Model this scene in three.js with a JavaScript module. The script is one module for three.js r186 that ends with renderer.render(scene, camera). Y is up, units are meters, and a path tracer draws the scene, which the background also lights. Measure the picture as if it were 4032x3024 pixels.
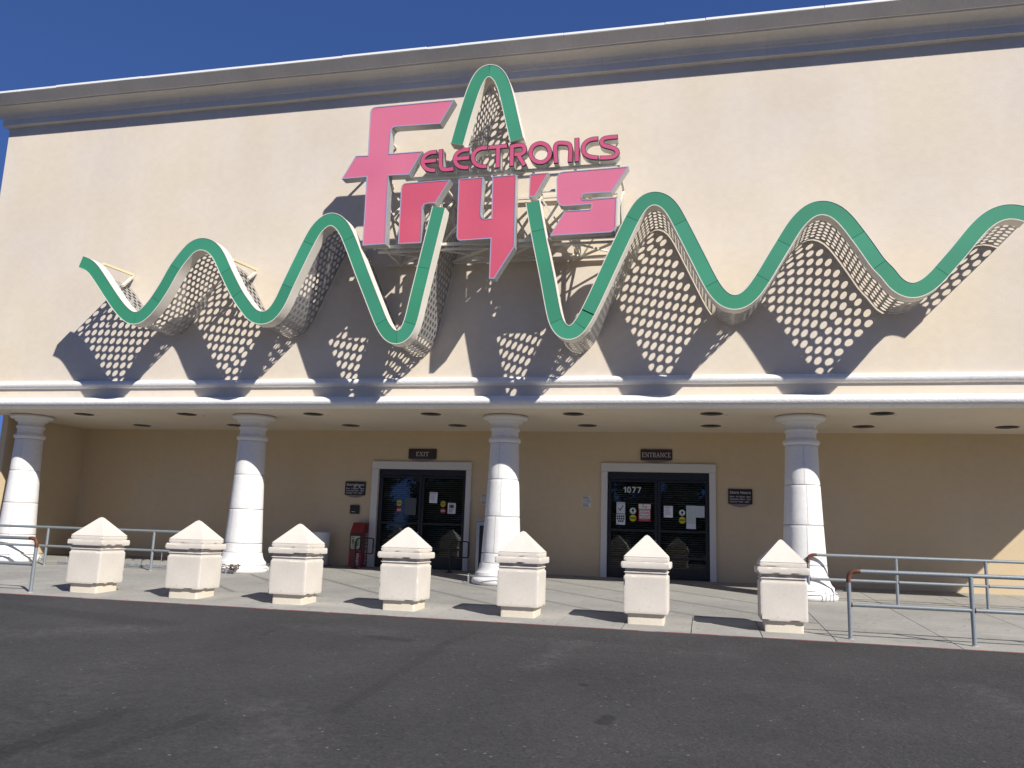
import * as THREE from 'three';
import { mergeGeometries, toCreasedNormals, mergeVertices } from 'three/addons/utils/BufferGeometryUtils.js';
import { RoundedBoxGeometry } from 'three/addons/geometries/RoundedBoxGeometry.js';

// ---------------------------------------------------------------- camera, sky, sun, exposure
const scene = new THREE.Scene();
const camera = new THREE.PerspectiveCamera(49.733, 4 / 3, 0.1, 1200);
camera.rotation.order = 'YXZ';
camera.position.set(0, 1.107, 15.406);
camera.rotation.set(0.17706, 0.22980, 0.03330);

const SUN = new THREE.Vector3(1.0, 1.0, 0.85).normalize();
{
  // clear deep-blue sky: air only, paler towards the horizon and round the sun
  const w = 256, h = 128, d = new Float32Array(w * h * 4);
  for (let j = 0; j < h; j++) for (let i = 0; i < w; i++) {
    const el = ((j + 0.5) / h - 0.5) * Math.PI, az = ((i + 0.5) / w - 0.5) * 2 * Math.PI;
    const dir = new THREE.Vector3(Math.cos(el) * Math.cos(az), Math.sin(el), Math.cos(el) * Math.sin(az));
    const up = Math.max(dir.y, 0), t = Math.exp(-up * 3.0), g = Math.max(dir.dot(SUN), 0);
    const glow = 0.03 * Math.pow(g, 6) + 0.18 * Math.pow(g, 60);
    const o = (j * w + i) * 4;
    if (dir.y > -0.02) {
      d[o] = 0.018 + 0.078 * t + glow; d[o + 1] = 0.046 + 0.165 * t + glow; d[o + 2] = 0.160 + 0.420 * t + glow;
    } else { d[o] = d[o + 1] = d[o + 2] = 0.16; }
    d[o + 3] = 1;
  }
  const sky = new THREE.DataTexture(d, w, h, THREE.RGBAFormat, THREE.FloatType);
  sky.mapping = THREE.EquirectangularReflectionMapping;
  sky.minFilter = sky.magFilter = THREE.LinearFilter; sky.wrapS = THREE.RepeatWrapping; sky.needsUpdate = true;
  scene.background = sky; scene.environment = sky; scene.environmentIntensity = 1;
}
const sun = new THREE.DirectionalLight(new THREE.Color(1, 0.962, 0.90), 5);
sun.position.copy(SUN).multiplyScalar(60).add(new THREE.Vector3(-4, 3, 2));
sun.target.position.set(-4, 3, 2); sun.castShadow = true;
Object.assign(sun.shadow.camera, { left: -22, right: 22, top: 18, bottom: -18, near: 1, far: 140 });
sun.shadow.mapSize.set(4096, 4096); sun.shadow.radius = 1;
scene.add(sun, sun.target);

const renderer = new THREE.WebGLRenderer({ antialias: true });
renderer.toneMapping = THREE.LinearToneMapping;
renderer.toneMappingExposure = 1.25;
renderer.shadowMap.enabled = true;

// ---------------------------------------------------------------- helpers
let seed = 20240611;
const rnd = () => { seed = (seed * 1664525 + 1013904223) >>> 0; return seed / 4294967296; };
const rr = (a, b) => a + (b - a) * rnd();
const V = (x, y, z) => new THREE.Vector3(x, y, z);
const hash = (x, y, s) => { let n = Math.imul(x, 374761393) ^ Math.imul(y, 668265263) ^ Math.imul(s, 1442695041); n = Math.imul(n ^ (n >>> 13), 1274126177); return ((n ^ (n >>> 16)) >>> 0) / 4294967296; };
function vnoise(x, y, px, py, s) {           // value noise, periodic in px, py cells
  const xi = Math.floor(x), yi = Math.floor(y), fx = x - xi, fy = y - yi;
  const u = fx * fx * (3 - 2 * fx), v = fy * fy * (3 - 2 * fy), m = (a, b) => ((a % b) + b) % b;
  const a = hash(m(xi, px), m(yi, py), s), b = hash(m(xi + 1, px), m(yi, py), s), c = hash(m(xi, px), m(yi + 1, py), s), e = hash(m(xi + 1, px), m(yi + 1, py), s);
  return a + (b - a) * u + (c - a) * v + (a - b - c + e) * u * v;
}
function tex(w, h, fn, srgb, size) {          // fn(u, v) -> [r, g, b] 0..1 (sRGB when srgb)
  const d = new Uint8Array(w * h * 4);
  for (let j = 0; j < h; j++) for (let i = 0; i < w; i++) {
    const c = fn((i + 0.5) / w, (j + 0.5) / h, i, j), o = (j * w + i) * 4;
    d[o] = Math.max(0, Math.min(255, c[0] * 255)); d[o + 1] = Math.max(0, Math.min(255, c[1] * 255)); d[o + 2] = Math.max(0, Math.min(255, c[2] * 255)); d[o + 3] = 255;
  }
  const t = new THREE.DataTexture(d, w, h, THREE.RGBAFormat);
  t.wrapS = t.wrapT = THREE.RepeatWrapping; t.magFilter = THREE.LinearFilter; t.minFilter = THREE.LinearMipmapLinearFilter; t.generateMipmaps = true;
  if (srgb) t.colorSpace = THREE.SRGBColorSpace;
  if (size) t.repeat.set(1 / size[0], 1 / size[1]);
  t.needsUpdate = true; return t;
}
const toS = (c) => c <= 0.0031308 ? c * 12.92 : 1.055 * Math.pow(c, 1 / 2.4) - 0.055;
const lin = (r, g, b) => new THREE.Color().setRGB(r, g, b);
const mat = (r, g, b, o = {}) => new THREE.MeshStandardMaterial(Object.assign({ color: lin(r, g, b), roughness: 0.75 }, o));

const used = new Map();
function numbered(n) { const k = used.get(n) || 0; used.set(n, k + 1); return k ? n + '_' + String(k).padStart(3, '0') : n; }
function mesh(name, geo, m, parent) {
  const o = new THREE.Mesh(geo, m); o.name = name; o.castShadow = o.receiveShadow = true;
  if (parent) parent.add(o); return o;
}
function part(name, geo, m, parent) { return mesh(name, geo, m, parent); }
function grp(name, parent) { const g = new THREE.Group(); g.name = name; parent.add(g); return g; }
function thing(name, label, category, pos = [0, 0, 0], group) {
  const g = new THREE.Group(); g.name = numbered(name); g.position.set(...pos); scene.add(g);
  g.userData = { label, category }; if (group) g.userData.group = group; return g;
}
function struct(name, geo, m) { const o = mesh(numbered(name), geo, m, scene); o.userData.kind = 'structure'; return o; }
// box by extents
const bx = (x0, x1, y0, y1, z0, z1) => { const g = new THREE.BoxGeometry(x1 - x0, y1 - y0, z1 - z0); g.translate((x0 + x1) / 2, (y0 + y1) / 2, (z0 + z1) / 2); return g; };
const rbx = (x0, x1, y0, y1, z0, z1, r = 0.008, s = 2) => { const g = new RoundedBoxGeometry(x1 - x0, y1 - y0, z1 - z0, s, r); g.translate((x0 + x1) / 2, (y0 + y1) / 2, (z0 + z1) / 2); return g; };
function metricUV(g) {                         // uv in metres from position, by the way a face points
  const p = g.attributes.position, n = g.attributes.normal, uv = new Float32Array(p.count * 2);
  for (let i = 0; i < p.count; i++) {
    const ax = Math.abs(n.getX(i)), ay = Math.abs(n.getY(i)), az = Math.abs(n.getZ(i));
    if (az >= ax && az >= ay) { uv[2 * i] = p.getX(i); uv[2 * i + 1] = p.getY(i); }
    else if (ax >= ay) { uv[2 * i] = p.getZ(i); uv[2 * i + 1] = p.getY(i); }
    else { uv[2 * i] = p.getX(i); uv[2 * i + 1] = p.getZ(i); }
  }
  g.setAttribute('uv', new THREE.BufferAttribute(uv, 2)); return g;
}
const clean = (g) => { const q = g.index ? g.toNonIndexed() : g; for (const k of Object.keys(q.attributes)) if (!['position', 'normal', 'uv'].includes(k)) q.deleteAttribute(k); return q; };
const merge = (list) => mergeGeometries(list.map((g) => { const q = clean(g); if (!q.attributes.uv) metricUV(q); return q; }));
function tube(a, b, r, seg = 10) {
  const A = V(...a), B = V(...b), L = A.distanceTo(B), g = new THREE.CylinderGeometry(r, r, L, seg);
  g.applyQuaternion(new THREE.Quaternion().setFromUnitVectors(V(0, 1, 0), B.clone().sub(A).normalize()));
  g.translate((A.x + B.x) / 2, (A.y + B.y) / 2, (A.z + B.z) / 2); return g;
}
function bar(a, b, w, h = w) {                 // square bar
  const A = V(...a), B = V(...b), L = A.distanceTo(B), g = new THREE.BoxGeometry(w, h, L), q = new THREE.Matrix4();
  q.lookAt(A, B, Math.abs(B.y - A.y) > L * 0.99 ? V(0, 0, 1) : V(0, 1, 0)); g.applyMatrix4(q);
  g.translate((A.x + B.x) / 2, (A.y + B.y) / 2, (A.z + B.z) / 2); return g;
}
const pipe = (pts, r, n = 40, s = 10, closed = false) => new THREE.TubeGeometry(new THREE.CatmullRomCurve3(pts.map((p) => V(...p)), closed, 'centripetal'), n, r, s, closed);
const ZB = 4.326, K = 0.0370;                  // the apron falls 3.7 % towards the car park
const gy = (z) => -K * (z - ZB);

// ---- measured outlines of the sign pieces, metres on the plane of their front faces
const LEFT_WAVE=[[-11.818,6.031],[-11.672,5.982],[-11.543,5.900],[-11.425,5.777],[-11.296,5.627],[-11.167,5.471],[-11.030,5.308],[-10.887,5.147],[-10.747,5.007],[-10.621,4.909],[-10.517,4.859],[-10.442,4.851],[-10.341,4.882],[-10.247,4.959],[-10.149,5.064],[-10.045,5.209],[-9.886,5.480],[-9.707,5.832],[-9.524,6.077],[-9.386,6.223],[-9.205,6.278],[-8.993,6.211],[-8.824,6.046],[-8.628,5.712],[-8.346,5.260],[-8.156,5.024],[-7.993,4.853],[-7.818,4.788],[-7.648,4.828],[-7.485,5.041],[-7.346,5.375],[-7.176,5.773],[-6.996,6.179],[-6.855,6.443],[-6.692,6.593],[-6.582,6.628],[-6.456,6.580],[-6.329,6.450],[-6.206,6.231],[-5.893,5.540],[-5.585,4.875],[-5.486,4.665],[-5.386,4.507],[-5.288,4.402],[-5.190,4.365],[-5.096,4.388],[-5.016,4.458],[-4.944,4.635],[-4.844,5.133],[-4.748,5.620],[-4.526,6.732]];
const RIGHT_WAVE=[[-2.834,6.729],[-2.729,6.197],[-2.550,5.385],[-2.374,4.596],[-2.308,4.476],[-2.241,4.410],[-2.161,4.379],[-2.087,4.397],[-2.024,4.436],[-1.957,4.526],[-1.837,4.741],[-1.374,5.781],[-1.123,6.328],[-0.996,6.542],[-0.886,6.644],[-0.738,6.673],[-0.574,6.593],[-0.457,6.446],[-0.340,6.211],[-0.091,5.675],[0.155,5.144],[0.257,4.980],[0.370,4.870],[0.511,4.823],[0.645,4.861],[0.774,4.972],[0.952,5.225],[1.116,5.507],[1.278,5.780],[1.449,6.060],[1.581,6.216],[1.711,6.317],[1.879,6.353],[2.051,6.292],[2.196,6.153],[2.385,5.867],[2.534,5.617],[2.679,5.365],[2.797,5.230],[2.894,5.069],[3.007,4.971],[3.141,4.930],[3.312,4.991],[3.459,5.116],[3.589,5.264],[3.849,5.573],[4.061,5.841],[4.210,5.994],[4.361,6.092],[4.546,6.133],[4.70,6.10],[4.79,6.06]];
const PEAK_WAVE=[[-4.249,7.902],[-4.159,8.292],[-4.057,8.689],[-3.986,8.933],[-3.912,9.119],[-3.820,9.253],[-3.708,9.295],[-3.603,9.253],[-3.508,9.148],[-3.438,8.999],[-3.366,8.761],[-3.273,8.384],[-3.152,7.899]];
const LEFT_SEAMS=[[-9.701,5.834],[-10.045,5.209],[-10.464,4.851],[-8.628,5.712],[-8.346,5.260],[-7.818,4.788],[-7.346,5.375],[-6.996,6.179],[-6.206,6.231],[-5.486,4.665],[-5.180,4.365],[-4.944,4.635],[-4.748,5.620]];
const RIGHT_SEAMS=[[-2.729,6.197],[-2.374,4.596],[-1.957,4.511],[-1.837,4.741],[-1.123,6.328],[-0.340,6.211],[0.155,5.144],[0.952,5.225],[1.278,5.780],[2.385,5.867],[2.679,5.365],[3.562,5.233]];
const PEAK_SEAMS=[[-3.708,9.297]];
const BIG_LETTERS=[
 ['F',[[-5.888,8.792],[-4.351,8.799],[-4.601,8.349],[-5.435,8.361],[-5.488,8.354],[-5.524,8.325],[-5.544,8.272],[-5.548,7.839],[-4.908,7.841],[-5.146,7.403],[-5.537,7.412],[-5.514,6.106],[-5.953,6.101],[-5.963,7.417],[-6.451,7.406],[-6.205,7.845],[-5.967,7.837],[-5.977,8.692],[-5.967,8.735],[-5.935,8.774]]],
 ['r',[[-5.172,7.248],[-4.354,7.257],[-4.612,6.831],[-4.758,6.829],[-4.817,6.812],[-4.852,6.745],[-4.838,6.094],[-5.273,6.098],[-5.280,7.146],[-5.266,7.203],[-5.228,7.240]]],
 ['y',[[-4.203,7.259],[-3.750,7.263],[-3.765,6.596],[-3.756,6.536],[-3.727,6.497],[-3.685,6.481],[-3.570,6.489],[-3.583,7.265],[-3.152,7.269],[-3.141,5.943],[-3.479,5.388],[-3.571,5.387],[-3.572,6.114],[-4.128,6.104],[-4.171,6.130],[-4.190,6.187]]],
 ['apostrophe',[[-2.907,7.262],[-2.575,7.267],[-2.809,6.836],[-2.913,6.840]]],
 ['s',[[-2.321,7.266],[-1.196,7.284],[-1.485,6.835],[-1.931,6.838],[-1.966,6.824],[-1.987,6.785],[-1.971,6.744],[-1.929,6.729],[-1.393,6.746],[-1.402,6.222],[-1.425,6.156],[-1.488,6.122],[-2.526,6.111],[-2.276,6.551],[-1.873,6.549],[-1.834,6.559],[-1.823,6.592],[-1.822,6.641],[-2.307,6.633],[-2.370,6.661],[-2.421,6.749],[-2.433,7.128],[-2.419,7.206],[-2.375,7.255]]],
];
const SMALL_LETTERS=[
 ['E',[[[-4.634,7.805],[-4.751,7.802],[-4.837,7.764],[-4.885,7.700],[-4.896,7.629],[-4.865,7.547],[-4.803,7.489],[-4.723,7.460],[-4.639,7.452]],[[-4.889,7.637],[-4.635,7.644]]]],
 ['L',[[[-4.562,7.855],[-4.551,7.551],[-4.538,7.496],[-4.506,7.465],[-4.451,7.453],[-4.299,7.460]]]],
 ['E',[[[-4.025,7.806],[-4.140,7.803],[-4.225,7.770],[-4.276,7.709],[-4.290,7.641],[-4.263,7.560],[-4.207,7.501],[-4.125,7.471],[-4.018,7.464]],[[-4.283,7.644],[-4.014,7.650]]]],
 ['C',[[[-3.694,7.814],[-3.806,7.813],[-3.890,7.778],[-3.941,7.717],[-3.955,7.645],[-3.931,7.565],[-3.875,7.506],[-3.792,7.471],[-3.687,7.460]]]],
 ['T',[[[-3.669,7.817],[-3.321,7.823]],[[-3.497,7.801],[-3.490,7.415]]]],
 ['R',[[[-3.245,7.809],[-3.100,7.818],[-3.044,7.802],[-3.018,7.751],[-3.025,7.687],[-3.072,7.652],[-3.206,7.650]],[[-3.247,7.852],[-3.242,7.428]],[[-3.127,7.629],[-3.004,7.423]]]],
 ['O',[[[-2.562,7.633],[-2.566,7.588],[-2.582,7.546],[-2.609,7.512],[-2.644,7.486],[-2.685,7.471],[-2.729,7.468],[-2.774,7.478],[-2.817,7.499],[-2.853,7.529],[-2.882,7.568],[-2.901,7.613],[-2.908,7.659],[-2.903,7.705],[-2.887,7.747],[-2.861,7.782],[-2.825,7.807],[-2.784,7.822],[-2.739,7.825],[-2.694,7.815],[-2.652,7.794],[-2.615,7.763],[-2.587,7.724],[-2.569,7.680],[-2.562,7.633]]]],
 ['N',[[[-2.447,7.429],[-2.450,7.787],[-2.281,7.789],[-2.228,7.765],[-2.205,7.706],[-2.203,7.429]]]],
 ['I',[[[-2.095,7.878],[-2.084,7.429]]]],
 ['C',[[[-1.719,7.833],[-1.822,7.831],[-1.908,7.800],[-1.964,7.741],[-1.981,7.670],[-1.962,7.592],[-1.911,7.535],[-1.835,7.502],[-1.715,7.478]]]],
 ['S',[[[-1.385,7.842],[-1.546,7.838],[-1.622,7.825],[-1.661,7.786],[-1.660,7.740],[-1.621,7.699],[-1.535,7.666],[-1.443,7.628],[-1.400,7.587],[-1.393,7.538],[-1.427,7.491],[-1.506,7.471],[-1.694,7.475]]]],
];
const BRACKETS=[[[-11.486,6.051,1.970],[-11.553,6.128,1.000]],[[-11.557,6.096,1.000],[-11.378,5.732,1.500]],[[-8.636,6.010,1.970],[-8.701,6.118,1.000]],[[-8.709,6.090,1.000],[-8.580,5.775,1.500]]];

// ---------------------------------------------------------------- materials
const grain = (size, cells, s) => (u, v) => {
  const a = vnoise(u * cells, v * cells, cells, cells, s), b = vnoise(u * cells * 2, v * cells * 2, cells * 2, cells * 2, s + 1), c = vnoise(u * cells * 4, v * cells * 4, cells * 4, cells * 4, s + 2);
  const k = a * 0.4 + b * 0.35 + c * 0.25; return [k, k, k];
};
const stuccoBump = tex(512, 512, grain(1, 48, 3), false, [0.9, 0.9]);
const softBump = tex(256, 256, grain(1, 24, 9), false, [0.5, 0.5]);
const wallMap = tex(1024, 1024, (u, v) => {
  const a = vnoise(u * 5, v * 4, 5, 4, 21), b = vnoise(u * 13, v * 11, 13, 11, 22), c = vnoise(u * 90, v * 90, 90, 90, 23), s = vnoise(u * 60, v * 5, 60, 5, 24);
  let k = 1 + (a - 0.5) * 0.028 + (b - 0.5) * 0.022 + (c - 0.5) * 0.02 + (s - 0.5) * 0.010;
  const w = (a - b) * 0.02;
  return [0.850 * k + w * 0.4, 0.802 * k, 0.732 * k - w];
}, true, [9, 7]);
const M = {};
M.stucco = new THREE.MeshStandardMaterial({ map: wallMap, roughness: 0.95, bumpMap: stuccoBump, bumpScale: 0.0014 });
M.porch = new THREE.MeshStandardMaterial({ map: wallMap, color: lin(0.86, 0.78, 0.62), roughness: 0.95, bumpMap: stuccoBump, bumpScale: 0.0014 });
const whiteMap = tex(512, 512, (u, v) => {
  const a = vnoise(u * 6, v * 6, 6, 6, 31), c = vnoise(u * 70, v * 70, 70, 70, 33), st = vnoise(u * 40, v * 3, 40, 3, 34);
  const k = 1 + (a - 0.5) * 0.05 + (c - 0.5) * 0.03 - Math.max(0, st - 0.84) * 0.22; return [0.905 * k, 0.895 * k, 0.88 * k];
}, true, [3, 3]);
M.whiteStucco = new THREE.MeshStandardMaterial({ map: whiteMap, roughness: 0.9, bumpMap: stuccoBump, bumpScale: 0.006 });
M.cornice = new THREE.MeshStandardMaterial({ map: whiteMap, color: lin(0.86, 0.84, 0.80), roughness: 0.9, bumpMap: stuccoBump, bumpScale: 0.004 });
M.column = new THREE.MeshStandardMaterial({ map: whiteMap, color: lin(0.95, 0.95, 0.95), roughness: 0.8, bumpMap: softBump, bumpScale: 0.0022 });
M.soffit = new THREE.MeshStandardMaterial({ map: wallMap, roughness: 0.95, bumpMap: stuccoBump, bumpScale: 0.0012 });
M.flashing = mat(0.86, 0.86, 0.85, { roughness: 0.45 });
const bollMap = tex(512, 512, (u, v) => {
  const a = vnoise(u * 5, v * 5, 5, 5, 41), c = vnoise(u * 60, v * 60, 60, 60, 43), q = vnoise(u * 17, v * 23, 17, 23, 44), r2 = vnoise(u * 31, v * 12, 31, 12, 45);
  let k = 1 + (a - 0.5) * 0.05 + (c - 0.5) * 0.025; const dirt = Math.max(0, q - 0.93) * 2.2 + Math.max(0, r2 - 0.955) * 2.5; k -= dirt * 0.5;
  return [0.895 * k, 0.866 * k - dirt * 0.01, 0.822 * k - dirt * 0.03];
}, true, [1.3, 1.3]);
M.bollard = new THREE.MeshStandardMaterial({ map: bollMap, color: lin(0.80, 0.79, 0.78), roughness: 0.9, bumpMap: softBump, bumpScale: 0.0008 });
M.plinth = new THREE.MeshStandardMaterial({ map: bollMap, color: lin(0.86, 0.83, 0.75), roughness: 0.85, bumpMap: softBump, bumpScale: 0.002 });
M.chip = mat(0.42, 0.40, 0.37, { roughness: 0.95 });
// sign colours: sun-bleached acrylic and painted metal
const fade = (r, g, b, s) => tex(256, 256, (u, v) => { const a = vnoise(u * 3, v * 3, 3, 3, s), c = vnoise(u * 80, v * 80, 80, 80, s + 1), k = 1 + (a - 0.5) * 0.05 + (c - 0.5) * 0.02; return [toS(r) * k, toS(g) * k + (a - 0.5) * 0.02, toS(b) * k]; }, true, [1.6, 1.6]);
const greenMap = fade(0.040, 0.270, 0.155, 51);
M.greens = [[1, 1, 1], [0.90, 0.93, 0.91], [1.12, 1.06, 1.08], [0.96, 1.0, 0.95]].map((c) => new THREE.MeshStandardMaterial({ map: greenMap, color: lin(...c), roughness: 0.72 }));
M.can = mat(0.74, 0.69, 0.60, { roughness: 0.6, bumpMap: softBump, bumpScale: 0.001 });
M.sheet = mat(0.36, 0.35, 0.335, { roughness: 0.5, metalness: 0.35 });
M.pinkPale = new THREE.MeshStandardMaterial({ map: fade(0.660, 0.165, 0.265, 61), roughness: 0.6 });
M.pinkDeep = new THREE.MeshStandardMaterial({ map: fade(0.620, 0.100, 0.160, 63), roughness: 0.6 });
M.pinkSmall = new THREE.MeshStandardMaterial({ map: fade(0.580, 0.095, 0.195, 65), roughness: 0.6 });
M.silverTrim = mat(0.42, 0.45, 0.58, { roughness: 0.35, metalness: 0.25 });
M.silverSide = mat(0.55, 0.56, 0.55, { roughness: 0.42, metalness: 0.55 });
M.blackTrim = mat(0.018, 0.014, 0.015, { roughness: 0.5 });
M.steelWhite = mat(0.66, 0.62, 0.54, { roughness: 0.6 });
M.yellowSteel = mat(0.70, 0.60, 0.38, { roughness: 0.6 });
// pipe rails: weathered blue-grey galvanised paint, rusted elbows
M.rail = new THREE.MeshStandardMaterial({ map: tex(256, 256, (u, v) => { const a = vnoise(u * 30, v * 30, 30, 30, 71), b = vnoise(u * 80, v * 80, 80, 80, 72), r = Math.max(0, a - 0.8) * 1.2; const k = 1 + (b - 0.5) * 0.16; return [0.545 * k + r * 0.05, 0.575 * k - r * 0.22, 0.59 * k - r * 0.35]; }, true, [0.5, 0.5]), roughness: 0.5, metalness: 0.35 });
M.rust = new THREE.MeshStandardMaterial({ map: tex(128, 128, (u, v) => { const a = vnoise(u * 12, v * 12, 12, 12, 75), b = vnoise(u * 40, v * 40, 40, 40, 76); return [0.34 + a * 0.16, 0.19 + a * 0.08 + b * 0.04, 0.15 + b * 0.06]; }, true, [0.3, 0.3]), roughness: 0.65, metalness: 0.2 });
M.galv = mat(0.50, 0.51, 0.52, { roughness: 0.38, metalness: 0.7 });
M.darkMetal = mat(0.012, 0.012, 0.013, { roughness: 0.45 });
M.doorFrame = mat(0.010, 0.010, 0.011, { roughness: 0.4 });
M.surround = mat(0.62, 0.61, 0.58, { roughness: 0.8, bumpMap: softBump, bumpScale: 0.001 });
M.glass = new THREE.MeshPhysicalMaterial({ color: lin(0.82, 0.86, 0.84), transmission: 1, thickness: 0, roughness: 0.02, ior: 1.5 });
M.slats = [0.44, 0.48, 0.40].map((k) => mat(k, k * 0.96, k * 0.82, { roughness: 0.6, metalness: 0.15 }));
M.lightCan = mat(0.10, 0.10, 0.095, { roughness: 0.4, metalness: 0.5 });
M.lamp = mat(0.55, 0.55, 0.50, { roughness: 0.3 });
M.interior = mat(0.03, 0.03, 0.03, { roughness: 0.9 });

// plan textures of the apron and the car park, in metres
const APX = -16, APZ = -3, APW = 25.6, APH = 8.2;
const concreteMap = tex(2048, 656, (u, v) => {
  const x = APX + u * APW, z = APZ + v * APH;
  const a = vnoise(u * 20, v * 7, 20, 7, 81), b = vnoise(u * 70, v * 22, 70, 22, 82), c = vnoise(u * 700, v * 220, 700, 220, 83), e = vnoise(u * 1024, v * 328, 1024, 328, 84);
  let k = 1 + (a - 0.5) * 0.09 + (b - 0.5) * 0.07 + (c - 0.5) * 0.06 + (e - 0.5) * 0.05;
  if (x > -8.6 && x < 1.5 && z < 3.29) {       // grimy diagonal bands where carts are pushed out, along the scored lines
    for (let i = -2; i < 8; i++) {
      const d = Math.abs((z - x) - (0.36 + 1.45 * i)) / 1.414, w = 0.07 + 0.05 * vnoise(x * 1.3 + 50, z * 1.3 + 50, 999, 999, 85);
      if (d < w) k -= 0.11 * Math.min(1, (w - d) * 22) * (0.4 + 0.9 * b);
    }
    k *= 0.97;
  }
  if (z > 3.29) k *= 1.02 + (b - 0.5) * 0.05;
  const sp = hash(Math.floor(u * 2048 / 3), Math.floor(v * 656 / 3), 86); if (sp > 0.9965) k *= 0.72;
  return [0.590 * k, 0.580 * k, 0.555 * k];
}, true);
M.concrete = [1, 0.965, 1.03].map((c) => new THREE.MeshStandardMaterial({ map: concreteMap, color: lin(c, c, c * 0.995), roughness: 0.92, bumpMap: softBump, bumpScale: 0.0015 }));
const ASX = -12.2, ASZ = 4.7, ASW = 17, ASH = 8.5;
const seg = (x, z, a, b) => { const dx = b[0] - a[0], dz = b[1] - a[1], t = Math.max(0, Math.min(1, ((x - a[0]) * dx + (z - a[1]) * dz) / (dx * dx + dz * dz))); return [Math.hypot(x - a[0] - t * dx, z - a[1] - t * dz), t]; };
const TYRE = [[[-2.60, 5.7], [-2.70, 6.5], 0.07, 0.13], [[-2.70, 6.5], [-2.56, 9.6], 0.08, 0.14], [[-4.0, 10.1], [-3.95, 11.3], 0.14, 0.20], [[-3.38, 10.0], [-3.47, 11.0], 0.09, 0.16], [[-4.83, 6.2], [-4.74, 6.8], 0.05, 0.18], [[-3.6, 6.45], [-3.15, 6.55], 0.14, 0.22], [[-9.0, 5.9], [-6.2, 6.5], 0.30, 0.14], [[-10.5, 6.2], [-7.4, 7.6], 0.5, 0.10], [[-0.66, 9.12], [-0.68, 9.3], 0.07, 0.30], [[-1.0, 8.1], [-0.98, 8.14], 0.05, 0.3]];
const PALE = [[[-1.54, 7.5], [-1.36, 5.9], 0.22, 0.16], [[-7.6, 7.9], [-6.2, 6.9], 0.55, 0.16], [[-4.7, 6.1], [-3.6, 6.1], 0.45, 0.14], [[-2.2, 5.9], [0.2, 6.2], 0.3, 0.10], [[2.3, 7.0], [2.45, 7.9], 0.25, 0.16], [[-3.0, 9.6], [-2.3, 10.9], 0.4, 0.12], [[-5.2, 8.6], [-4.4, 10.4], 0.4, 0.08], [[-10.6, 6.6], [-9.2, 7.1], 0.4, 0.12]];
const asphaltMap = tex(2048, 1024, (u, v, i, j) => {
  const x = ASX + u * ASW, z = ASZ + v * ASH;
  const a = vnoise(u * 9, v * 5, 9, 5, 91), b = vnoise(u * 34, v * 17, 34, 17, 92), c = vnoise(u * 300, v * 150, 300, 150, 93), e = vnoise(u * 1024, v * 512, 1024, 512, 94), h1 = hash(i, j, 95), h2 = hash(i >> 1, j >> 1, 96);
  let k = 1 + (a - 0.5) * 0.20 + (b - 0.5) * 0.14 + (c - 0.5) * 0.12 + (e - 0.5) * 0.26 + (h1 - 0.5) * 0.22;
  const wob = (b - 0.5) * 0.25;
  for (const [p0, p1, w, s] of TYRE) { const [d] = seg(x + wob * w * 2, z, p0, p1); if (d < w) k -= s * Math.min(1, (w - d) / (w * 0.5)) * (0.6 + 0.8 * b); }
  for (const [p0, p1, w, s] of PALE) { const [d] = seg(x + wob * 0.8, z + wob * 0.6, p0, p1); if (d < w) k += s * Math.min(1, (w - d) / (w * 0.8)) * (0.3 + 1.4 * c); }
  if (h2 > 0.988) k += 0.55 * (h1 * 0.8 + 0.2); else if (h2 < 0.012) k -= 0.25;
  if (h2 > 0.9989) k += 0.8;
  const g = 0.205 * Math.max(0.35, k); return [g * 1.02, g * 0.998, g * 0.995];
}, true);
const asphaltBump = tex(512, 512, (u, v, i, j) => { const a = vnoise(u * 64, v * 64, 64, 64, 97), b = vnoise(u * 128, v * 128, 128, 128, 98), k = a * 0.6 + b * 0.4; return [k, k, k]; }, false);
asphaltBump.repeat.set(17 / 1.2, 8.5 / 1.2);
M.asphalt = new THREE.MeshStandardMaterial({ map: asphaltMap, roughness: 1.0, bumpMap: asphaltBump, bumpScale: 0.006 });
function sheetUV(g, x0, z0, w, h) { const p = g.attributes.position, uv = new Float32Array(p.count * 2); for (let i = 0; i < p.count; i++) { uv[2 * i] = (p.getX(i) - x0) / w; uv[2 * i + 1] = (p.getZ(i) - z0) / h; } g.setAttribute('uv', new THREE.BufferAttribute(uv, 2)); return g; }
// printed faces
function canvasMat(w, h, draw, o = {}) {
  const c = document.createElement('canvas'); c.width = w; c.height = h; const k = c.getContext('2d'); draw(k, w, h);
  const t = new THREE.CanvasTexture(c); t.colorSpace = THREE.SRGBColorSpace; t.anisotropy = 4;
  return new THREE.MeshStandardMaterial(Object.assign({ map: t, roughness: 0.6 }, o));
}

// ================================================================ ground
{
  const zs = [-300, -26, -2.4, 4.80, 6, 8, 10, 13, 16, 20, 26, 60, 300], ya = (z) => z < -2.3 ? 0.16 : z < 4.79 ? gy(z) - 0.07 : z <= 26 ? -0.024 - 0.035 * (z - 4.82) : -0.024 - 0.035 * (26 - 4.82);
  const xs = [-300, -60, -20, -12, -4, 4, 12, 24, 60, 300], pos = [], idx = [];
  for (const z of zs) for (const x of xs) pos.push(x, ya(z), z);
  for (let j = 0; j < zs.length - 1; j++) for (let i = 0; i < xs.length - 1; i++) { const a = j * xs.length + i, b = a + xs.length; idx.push(a, b, a + 1, a + 1, b, b + 1); }
  const g = new THREE.BufferGeometry(); g.setAttribute('position', new THREE.Float32BufferAttribute(pos, 3)); g.setIndex(idx); g.computeVertexNormals();
  sheetUV(g, ASX, ASZ, ASW, ASH);
  struct('asphalt_lot', g, M.asphalt);
}
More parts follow.
